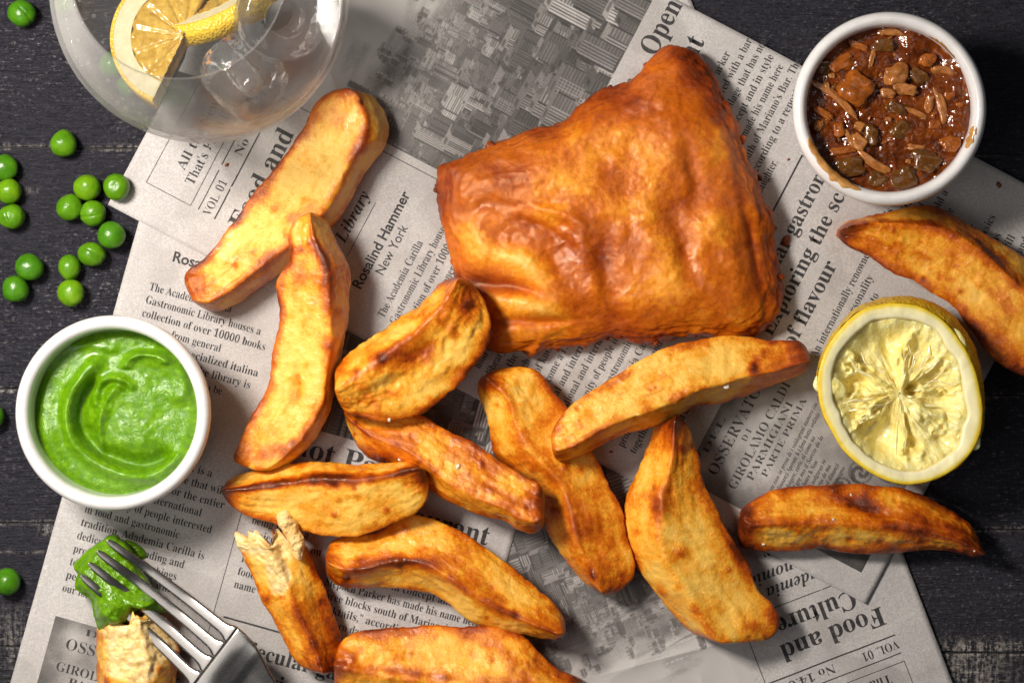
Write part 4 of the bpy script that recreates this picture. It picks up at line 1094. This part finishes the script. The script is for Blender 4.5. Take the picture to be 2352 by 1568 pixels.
def rim_smear(a0, a1, seed, wmax=.9, out=0.0):
    """a dried smear of gravy lying on the ramekin's rim between two compass angles"""
    na_, nb_ = 90, 22
    aa = np.linspace(R(a0), R(a1), na_); V = []
    for i in range(na_):
        f = math.sin(math.pi * i / (na_ - 1)) ** .5
        nn = 0.75 + 0.35 * float(vnoise([[i * .13, seed, 0]], 1.0)[0])
        for j in range(nb_):
            s_ = (j / (nb_ - 1) - .5) * wmax * f * nn + out          # -0.5 inside .. +0.5 outside of the lip
            th = s_ * math.pi * .95
            rr_ = Rr - w * .5 + math.sin(th) * w * .54; zz_ = .042 - .0028 + math.cos(th) * .0031
            V.append((rr_ * math.cos(aa[i]), rr_ * math.sin(aa[i]), zz_ + .0012 - .0004))
    V = np.array(V)
    e = np.minimum(np.minimum(np.tile(np.arange(nb_), na_), np.tile(nb_ - 1 - np.arange(nb_), na_)) / 4.0, 1)
    V[:, 2] += e * (.00055 + .0003 * fbm(V, 300, 2, seed)) - .0002
    o = mesh('gravy_smear', V + np.array([0, 0, 0]), grid_faces(na_, nb_), M['smear'], root); o.location = (0, 0, -.0012)
    return o


rim_smear(200, 250, 3, .66, -.12); rim_smear(-28, -12, 5, .55, -.2); rim_smear(38, 62, 6, .35, -.5); rim_smear(158, 176, 9, .3, -.52)

# ------------------------------------------------------------------ squeezed lemon half
LO = [(2062, 688), (2110, 690), (2150, 703), (2185, 725), (2215, 758), (2240, 800), (2256, 850), (2263, 900), (2266, 950), (2258, 1000), (2238, 1040), (2205, 1075), (2165, 1100), (2120, 1114), (2070, 1116), (2020, 1100), (1975, 1072), (1935, 1035),
      (1908, 990), (1887, 950), (1878, 905), (1876, 870), (1884, 830), (1905, 785), (1935, 745), (1975, 710), (2020, 694)]
LZ = .034
lemon = empty('lemon_half', W(2070, 905, .0012, LZ)); tag(lemon, 'squeezed lemon half, cut side up, at the right', 'lemon')
loc0 = np.array(lemon.location)
na = 320; C = poly_resample(LO, na, closed=True); cen = np.array([2070.0, 903.0])
off = np.array([-5.0, 5.0])


def lpt(c2, z): k = S * (1 - LZ / D); return np.stack([(c2[:, 0] - 1176) * k - loc0[0], (784 - c2[:, 1]) * k - loc0[1], z], 1)


# where the cut face meets the rind: just inside the outline, further in at the upper right where the rind shows
ang = np.arctan2(C[:, 1] - cen[1], C[:, 0] - cen[0])
ins = 0.020 + 0.075 * np.exp(-((np.degrees(ang) + 45) / 38) ** 2) - .012 * np.cos(ang - R(180))
ins = np.clip(ins, .010, .2)
E0 = C + (cen - C) * ins[:, None]
pith = (0.155 - 0.02 * np.cos(ang))
I0 = C + (cen - C) * (ins + pith + .012 * np.sin(3 * ang) + .03 * vnoise(np.stack([np.cos(ang) * 5, np.sin(ang) * 5, ang * 0], 1), 1.0, 5) + .06 * np.exp(-((np.degrees(ang) - 0) / 50) ** 2))[:, None]
rows = [];
for tt_, zq in ((0, -.0004), (.02, 0), (.1, .0002), (.2, .0003), (.35, .0003), (.5, .0003), (.65, .0001), (.8, 0), (.92, -.0003), (1, -.0012)):
    rows.append((E0 + (I0 - E0) * tt_, tt_, zq))
V = []; ring = []
for c2, tt_, zq in rows:
    qn = np.stack([c2[:, 0] * S, c2[:, 1] * S, c2[:, 0] * 0], 1)
    V.append(lpt(c2, LZ + zq + .00035 * fbm(qn, 160, 3, 91) - .0012)); ring.append(np.full(na, tt_))
mesh('pith', np.vstack(V), grid_faces(len(rows), na, True), M['cut'], lemon, attrs={'ring': np.concatenate(ring)})
# rind: from the cut edge bulging out and under
V = []
for fr_, zf in ((0, 0), (.25, -.0012), (.55, -.0030), (.8, -.0055), (.96, -.0085), (1.0, -.0115), (.96, -.0150)):
    V.append(lpt(E0 + (C - E0) * fr_ + np.array([9.0, -7.0]) * (-zf / .012), np.full(na, LZ + zf - .0014)))
for fr_, zf in ((.94, -.019), (.86, -.0225), (.72, -.026), (.5, -.0295), (.3, -.0315), (.1, -.0325)):
    V.append(lpt(cen + np.array([10.0, -8.0]) + (C - cen) * fr_, np.full(na, LZ + zf - .0012)))
V = np.vstack(V); qn = V * 1.0
V = V + np.stack([0 * qn[:, 0], 0 * qn[:, 0], .0003 * fbm(qn, 260, 2, 95)], 1)
rad2 = V[:, :2] / (np.linalg.norm(V[:, :2], axis=1)[:, None] + 1e-9)
V[:, :2] += rad2 * (.00045 * fbm(qn, 220, 3, 94))[:, None]
mesh('rind', V, grid_faces(13, na, True), M['rind'], lemon)
# pulp floor
nr = 70; rr2 = np.linspace(0.01, 1.04, nr)
P = cen + (I0[None] - cen) * rr2[:, None, None]; c2 = P.reshape(-1, 2); RF2 = np.repeat(rr2, na)
qn = np.stack([c2[:, 0] * S, c2[:, 1] * S, c2[:, 0] * 0], 1)
th = np.arctan2(c2[:, 1] - cen[1], c2[:, 0] - cen[0])
MEMB = [(-8, 1), (38, .9), (82, .95), (150, .95), (180, .95), (212, 1), (282, .95), (318, .9)]
wa = np.degrees(th) + 19 * vnoise(np.stack([c2[:, 0] / 38, c2[:, 1] / 38, th * 0], 1), 1.0, 2) + 7 * vnoise(np.stack([c2[:, 0] / 12, c2[:, 1] / 12, th * 0], 1), 1.0, 4)
dm = np.full(len(th), 1e9); segk = np.zeros(len(th))
for k_, (md_, ln) in enumerate(MEMB):
    dd_ = np.abs((wa - md_ + 180) % 360 - 180) * np.pi / 180 * RF2 * 145; dm = np.minimum(dm, dd_)
    segk = segk + 0.0
cenm = ss(.02, .22, RF2)
pock = 1 - np.exp(-(dm / 11.0) ** 2)
sf = .55 + .65 * vnoise(np.stack([np.cos(th) * 1.7, np.sin(th) * 1.7, th * 0], 1), 1.0, 23)
fib = fbm(np.stack([np.cos(th) * 9, np.sin(th) * 9, RF2 * 2.5], 1), 1.0, 2, 12)
depth = -.0012 - .0058 * pock * np.clip(sf, .15, 1.1) * cenm * ss(1.0, .70, RF2) + .0008 * fib * cenm + .0007 * fbm(qn, 190, 4, 97) - .002 * ss(.35, .0, RF2)
for (hx, hy, hr, hm) in ((2110, 815, 34, -6), (2050, 800, 24, -3), (2100, 895, 16, -9), (2097, 1025, 18, -6), (1975, 880, 26, -4), (2040, 1010, 40, -3), (2170, 1010, 34, -2), (2160, 900, 40, -2)):
    depth += hm * .001 * np.exp(-(((c2[:, 0] - hx) / hr) ** 2 + ((c2[:, 1] - hy) / hr) ** 2) ** 1.5)
mesh('pulp', lpt(c2, LZ + depth - .0018), grid_faces(nr, na, True)[:, ::-1], M['pulp'], lemon)
# loose membrane strands
rg = random.Random(4)


def ribbon(name, pts, width, mat, parent, zs, seed=0, flat=.35, kz=None):
    n = 26; p = poly_resample([(x_, y_, z_) for (x_, y_), z_ in zip(pts, zs)], n); k = S * (1 - (kz if kz is not None else LZ) / D)
    Q = np.stack([(p[:, 0] - 1176) * k, (784 - p[:, 1]) * k, p[:, 2]], 1); T = np.gradient(Q, axis=0); T /= np.linalg.norm(T, axis=1)[:, None]
    side = np.cross(T, np.array([0, 0, 1.0])); side /= np.linalg.norm(side, axis=1)[:, None]; upv = np.cross(side, T)
    m = 10; V = []
    for i in range(n):
        f = math.sin(math.pi * (i + .6) / (n + .2)) ** .6; ww = width * S * f * (1 + .3 * float(vnoise([[i * .4, seed, 1.]], 1.0)[0]))
        tw_ = .5 * float(vnoise([[i * .15, seed, 7.]], 1.0)[0]) + .3
        for j in range(m):
            a_ = 2 * math.pi * j / m; c_, s_ = math.cos(a_) * ww, math.sin(a_) * ww * flat
            V.append(Q[i] + side[i] * (c_ * math.cos(tw_) - s_ * math.sin(tw_)) + upv[i] * (c_ * math.sin(tw_) + s_ * math.cos(tw_)))
    o = mesh(name, np.array(V) - (loc0 if parent is lemon else 0), grid_faces(n, m, True), mat, parent)
    return o


for i, (md_, ln) in enumerate(MEMB):
    for k2 in range(4):
        a0 = R(md_ + rg.gauss(0, 9)); r0 = rg.uniform(8, 75); r1 = min(r0 + rg.uniform(35, 95), 150)
        bend_ = rg.uniform(-16, 16); pts = []
        for tt_ in (0, .33, .66, 1):
            r_ = r0 + (r1 - r0) * tt_; aa = a0 + R(bend_) * tt_ + R(rg.uniform(-4, 4))
            pts.append((cen[0] + 2 + math.cos(aa) * r_ * .93, cen[1] + math.sin(aa) * r_ * 1.06))
        rim_ = r1 / 150.0
        zt = LZ - .0040 + .0016 * rim_ + rg.uniform(-.0012, .0012)
        ribbon('membrane', pts, rg.choice([.9, 1.3, 1.8, 2.6, 3.4]), M['membrane'], lemon, [zt - .0012, zt, zt + rg.uniform(-.0008, .0014), zt], seed=i * 7 + k2, flat=.16)
# the bits of pulp stuck on the rim
for nm, ol, hh in (('pulp_shred', [(1866, 885), (1874, 862), (1895, 858), (1925, 870), (1942, 895), (1935, 908), (1900, 905), (1876, 898)], .0012),
                   ('pulp_shred', [(2188, 752), (2206, 764), (2218, 790), (2210, 806), (2196, 796), (2187, 772)], .0011), ('pulp_shred', [(2210, 975), (2236, 985), (2250, 1005), (2248, 1028), (2232, 1030), (2220, 1005)], .0011)):
    o = flake_blob(nm, ol, LZ - .0018, hh, M['pulp'], None, seed=int(ol[0][0]), rough=.35, nr=20, na=60); o.data.transform(Matrix.Translation(-Vector(loc0))); o.parent = lemon

# ------------------------------------------------------------------ glass of gin and tonic
gx, gy, _ = W(515, 50, 0)
glass = empty('drinking_glass', (gx, gy, .0016)); tag(glass, 'round bowled drinking glass cut by the top edge, filled with a clear iced drink', 'glass')
outer = [(0.0001, 0), (.024, 0), (.030, .0012), (.036, .006), (.043, .018), (.0485, .035), (.0518, .055), (.0530, .072), (.0526, .084), (.0500, .100), (.0455, .116), (.0398, .130), (.0372, .1355)]
outer = poly_resample(outer, 60)
inner = [(.0362, .1355), (.0386, .1296), (.0441, .116), (.0484, .100), (.0508, .084), (.0511, .072), (.0499, .055), (.0464, .035), (.0405, .019), (.030, .0105), (.018, .0080), (0.0001, .0072)]
inner = poly_resample(inner, 60)
prof = np.vstack([outer, [(.0368, .1362)], inner])
lathe('bowl', prof, M['glass'], glass, 200)
# the drink, just overlapping the inner wall
WL = .066
li = [p for p in inner[::-1] if p[1] < WL]; ring_r = np.interp(WL, [p[1] for p in inner[::-1]], [p[0] for p in inner[::-1]])
dp = [(max(p[0] + .00012, .0001), p[1] - .00008) for p in li] + [(ring_r + .0001, WL + .0004), (ring_r - .0006, WL), (.03, WL - .0003), (.0001, WL - .0003)]
drink = lathe('tonic_water', dp, M['drink'], None, 160); drink.location = (gx, gy, .0016)
tag(drink, 'clear sparkling drink inside the round bowled glass', 'drink')


def G(px, py, z): return W(px, py, z)


# lemon half slice, built from a curved rind, a pith band and a flesh face with segment walls
def slice_mesh(name_, r0, r1, thick, mat, parent, a0=0, a1=180, n=60, seed=0, groove=0.0):
    aa = np.linspace(R(a0), R(a1), n); rs = np.linspace(r0, r1, 14); V = []
    for zf in (1, -1):
        Rg, Ag = np.meshgrid(rs, aa, indexing='ij')
        zz_ = zf * thick / 2 * np.ones_like(Rg)
        if groove: zz_ = zz_ - zf * groove * np.exp(-(((np.degrees(Ag) % 30) - 15) / 2.5) ** 2) * (Rg > r1 * .12) + zf * groove * .5 * np.sin(Rg * 2500 + np.cos(Ag * 9) * 3)
        V.append(np.stack([Rg * np.cos(Ag), Rg * np.sin(Ag), zz_], -1).reshape(-1, 3))
    g = grid_faces(14, n); N = 14 * n
    F = [g, g[:, ::-1] + N]
    inn = np.arange(n); outn = 13 * n + np.arange(n); s0 = np.arange(14) * n; s1 = s0 + n - 1
    for e in (inn, outn, s0, s1):
        F.append(np.stack([e[:-1], e[1:], e[1:] + N, e[:-1] + N], 1))
    return mesh(name_, np.vstack(V), np.vstack(F), mat, parent)


def lemon_slice(loc, rot, rad, label, th=.010):
    o = empty('lemon_slice', loc); o.rotation_euler = rot; tag(o, label, 'lemon slice', 'lemon slices in the drink')
    slice_mesh('rind', rad * .955, rad, th, M['rind'], o, 0, 180); slice_mesh('pith', rad * .72, rad * .9545, th * .985, MP, o); slice_mesh('flesh', .0005, rad * .7195, th * .96, MF, o, groove=.0010)
    return o


MF = m_simple('wet_lemon_flesh', (0.36, 0.20, 0.02), 0.16, 0.3, (0.35, 0.0010), 0.25, col2=(0.55, 0.37, 0.07))
MP = m_simple('fresh_pith', (0.52, 0.45, 0.26), 0.5, 0.3, (0.2, 0.0005), 0.0, col2=(0.62, 0.56, 0.36))
lemon_slice(G(428, 92, .052), (R(-8), R(12), R(66)), .0275, 'half slice of lemon with thick pith, in the left of the drink')
lemon_slice(G(500, 0, .040), (R(58), R(10), R(200)), .024, 'second lemon slice, mostly hidden behind the first at the top edge', .009)


def ice(loc, rot, r_, h_, label, hole=.45, seed=0):
    pr = [(r_ * hole, h_ * .5), (r_ * hole * .9, 0), (r_ * hole, -h_ * .5), (r_ * .75, -h_ * .56), (r_ * .97, -h_ * .45), (r_, 0), (r_ * .97, h_ * .45), (r_ * .75, h_ * .56), (r_ * hole, h_ * .5)]
    pr = poly_resample(pr, 48); o = lathe('ice_cube', pr, M['ice'], None, 72)
    v = np.zeros(len(o.data.vertices) * 3, np.float32); o.data.vertices.foreach_get('co', v); v = v.reshape(-1, 3); v += (v / (np.linalg.norm(v, axis=1)[:, None] + 1e-6)) * (.0010 * fbm(v, 90, 3, seed))[:, None]
    o.data.vertices.foreach_set('co', v.ravel()); o.location = loc; o.rotation_euler = rot; tag(o, label, 'ice cube', 'ice cubes in the drink'); return o


ice(G(640, 35, .056), (R(14), R(18), 0), .0165, .022, 'ring shaped ice cube at the upper right of the drink', .45, 1)
ice(G(560, 175, .046), (R(70), R(10), R(40)), .0135, .022, 'ice cube lying low in the right of the drink', .30, 2)

rgb_ = random.Random(3); V, F, nv = [], [], 0
for i in range(46):
    th_ = np.linspace(0, math.pi, 8); ph_ = np.linspace(0, 2 * math.pi, 10, endpoint=False)
    v = np.stack([np.sin(th_)[:, None] * np.cos(ph_), np.sin(th_)[:, None] * np.sin(ph_), np.cos(th_)[:, None] + 0 * ph_], -1).reshape(-1, 3) * rgb_.uniform(.0003, .0008)
    a_ = rgb_.uniform(math.pi * .9, math.pi * 2.1); zq = rgb_.uniform(.030, .064); rq = np.interp(zq, [.019, .035, .055, .072], [.0405, .0464, .0499, .0511]) - .0012
    v = v + np.array([rq * math.cos(a_), rq * math.sin(a_), zq]); V.append(v); F.append(grid_faces(8, 10, True) + nv); nv += len(v)
bo = mesh('bubbles', np.vstack(V), np.vstack(F), m_thin_glass('bubble_skin', .10, .8, 1.5, (.9, .9, .9)), drink); bo['kind'] = 'stuff'

# ------------------------------------------------------------------ fork with puree
ax = np.array([.79, .61]); ax /= np.linalg.norm(ax); pr_ = np.array([ax[1], -ax[0]])   # along the fork, and across (towards upper right)
FC = np.array([489.0, 1500.0])       # where the slots end, middle
FZ = .027
fork = empty('fork', W(FC[0], FC[1], .0012, FZ)); tag(fork, 'steel dinner fork with green puree on its tines at the bottom left', 'fork')
fl0 = np.array(fork.location)


def fpt(a_, b_, z_):
    p = FC + ax * a_ + pr_ * b_; k = S * (1 - FZ / D); return np.array([(p[0] - 1176) * k, (784 - p[1]) * k, z_]) - fl0


def fz(a_):   # height of the fork's mid plane along its length
    return float(np.interp(a_, [-356, -300, -240, -120, 0, 40, 80, 140, 240, 500, 900], [.0235, .0225, .0200, .0200, .0248, .0256, .0254, .0235, .0205, .0200, .0210]))


def loft(name, sta, mat, parent):
    V = []; m = 44
    for (a_, b_, hw, th, dish) in sta:
        for j in range(m):
            t_ = 2 * math.pi * j / m; c_, s_ = math.cos(t_), math.sin(t_); e = .5
            u_ = math.copysign(abs(c_) ** e, c_) * hw; h_ = math.copysign(abs(s_) ** (.45 if hw > 40 or name == 'handle' else .7), s_) * th
            V.append(fpt(a_, b_ + u_, fz(a_) + h_ - dish * (1 - (u_ / max(hw, 1)) ** 2)))
    F = grid_faces(len(sta), m, True); n0 = len(V); V.append(np.mean(V[:m], 0)); V.append(np.mean(V[n0 - m:n0], 0))
    faces = [tuple(map(int, f)) for f in F] + [(n0, (j + 1) % m, j) for j in range(m)] + [(n0 + 1, n0 - m + j, n0 - m + (j + 1) % m) for j in range(m)]
    return mesh(name, V, faces, mat, parent)


pitch = 44.0
for i, b_ in enumerate((1.5, .5, -.5, -1.5)):
    bb = b_ * pitch; sta = []
    Ltip = (-353, -356, -355, -352)[i]
    for a_ in np.r_[np.linspace(Ltip, Ltip + 14, 6), np.linspace(Ltip + 30, -24, 16), -16, -10, -5, -1, 4, 9]:
        f = np.interp(a_, [Ltip, Ltip + 3, Ltip + 14, Ltip + 80, -26, -16, -8, -1, 5], [1.5, 4.5, 8.2, 10.5, 13.6, 15, 17, 20.8, 22.2])
        pull = bb * np.interp(a_, [Ltip, -40, 9], [.76, .97, 1.0]) + np.interp(a_, [Ltip, 9], [3.5, -7])
        sta.append((a_, pull, f, .00115, 0))
    loft('tine', sta, M['steel'], fork)
sta = []
for a_ in np.linspace(6, 900, 110):
    hw = np.interp(a_, [6, 30, 55, 80, 105, 130, 160, 200, 260, 400, 900], [88, 87, 82, 73, 60, 46, 33, 24, 19, 20, 38])
    dish = np.interp(a_, [6, 22, 45, 90, 160, 240, 900], [0, .0001, .0010, .0020, .0010, 0, 0])
    sta.append((a_, -7 * max(0, 1 - a_ / 200), hw, np.interp(a_, [6, 20, 200, 900], [.00118, .0013, .0017, .0015]), dish))
loft('handle', sta, M['steel'], fork)

pb = flake_blob('puree_dollop', [(166, 1302), (190, 1272), (215, 1248), (240, 1230), (268, 1234), (300, 1262), (318, 1290), (330, 1318), (345, 1345), (372, 1372), (384, 1392), (378, 1408), (345, 1408), (318, 1402), (302, 1425), (280, 1445), (245, 1448), (222, 1438),
                                 (212, 1405), (205, 1380), (180, 1362), (165, 1335), (172, 1318)], .008, .0140, M['puree'], seed=41, rough=1.0,
                bumps=[(262, 1408, 48, 44, 0, 8.0), (240, 1300, 60, 12, 40, -1.2), (200, 1320, 40, 10, 40, 1.0), (300, 1350, 40, 14, 30, -1.5), (285, 1290, 30, 10, 40, -.8), (345, 1388, 40, 22, 0, 6.5)])
tag(pb, 'green puree clinging to the fork tines at the bottom left', 'puree')
o = flake_blob('puree_drip', [(290, 1238), (312, 1246), (330, 1262), (334, 1280), (320, 1285), (300, 1264), (284, 1248)], .0012, .0030, M['puree'], seed=43, rough=.5, nr=24, na=80)
tag(o, 'thin smear of green puree on the paper beside the fork tips', 'puree')

# ------------------------------------------------------------------ crumbs and salt
dgs = bpy.context.evaluated_depsgraph_get()


def drop(px, py, zr=.02):
    x_, y_, _ = W(px, py, 0, zr); hit, loc_, nrm_, _, ob, _ = sc.ray_cast(dgs, Vector((x_, y_, .3)), Vector((0, 0, -1)))
    return loc_ if hit else Vector((x_, y_, .0015))


def grain(name, px, py, r, mat, lab, cat, grp, seed, zr=.02):
    n, m = 8, 10; th = np.linspace(.1, math.pi - .1, n); ph = np.linspace(0, 2 * math.pi, m, endpoint=False)
    v = np.stack([np.sin(th)[:, None] * np.cos(ph), np.sin(th)[:, None] * np.sin(ph), np.cos(th)[:, None] + 0 * ph], -1).reshape(-1, 3)
    v = v * (1 + .4 * vnoise(v, 1.6, seed)[:, None]) * np.array([1, .7, .5]) * r * S
    o = mesh(name, v, grid_faces(n, m, True), mat, smooth=False); l = drop(px, py, zr); o.location = l + Vector((0, 0, r * S * .25)); o.rotation_euler = (0, 0, seed * 1.3); tag(o, lab, cat, grp)


bpy.context.view_layer.update()
for i, (px, py, r, lab) in enumerate([(521, 379, 5.5, 'red brown crumb on the paper below the words That\'s Fit'), (2294, 424, 7, 'red brown crumb on the paper right of the relish pot'), (1812, 366, 3.5, 'tiny crumb by the rule left of the relish pot'),
                                      (1606, 1042, 4, 'tiny brown crumb on the paper below the long pale wedge'), (1404, 1037, 4, 'tiny brown crumb beside the crossed middle wedges'), (1805, 552, 13, 'dark batter crumb on the headline beside the fish'), (1745, 408, 9, 'dark batter scrap stuck to the right side of the fish')]):
    grain('crumb', px, py, r, M['crumb'], lab, 'crumb', 'loose fried crumbs', i + 3, .002)
for i, (px, py, r, lab) in enumerate([(897, 962, 5, 'salt flake on the lower edge of the short fat wedge'), (786, 932, 6, 'salt flake at the left tip of the short fat wedge'), (1053, 1068, 6, 'flat salt flake on the middle wedge'), (1665, 886, 8, 'white salt flake on the long pale wedge'),
                                      (1915, 1192, 4, 'salt flake near the middle of the dark brown wedge'), (1960, 1138, 3.5, 'salt flake above the scorched blister of the dark brown wedge'), (1758, 1253, 4, 'salt flake at the lower left of the dark brown wedge'),
                                      (2240, 1265, 3.5, 'salt flake at the right tip of the dark brown wedge'), (917, 1055, 4, 'salt flake near the top of the middle wedge')]):
    grain('salt_flake', px, py, r, M['salt'], lab, 'salt flake', 'salt flakes on the wedges', i + 11)
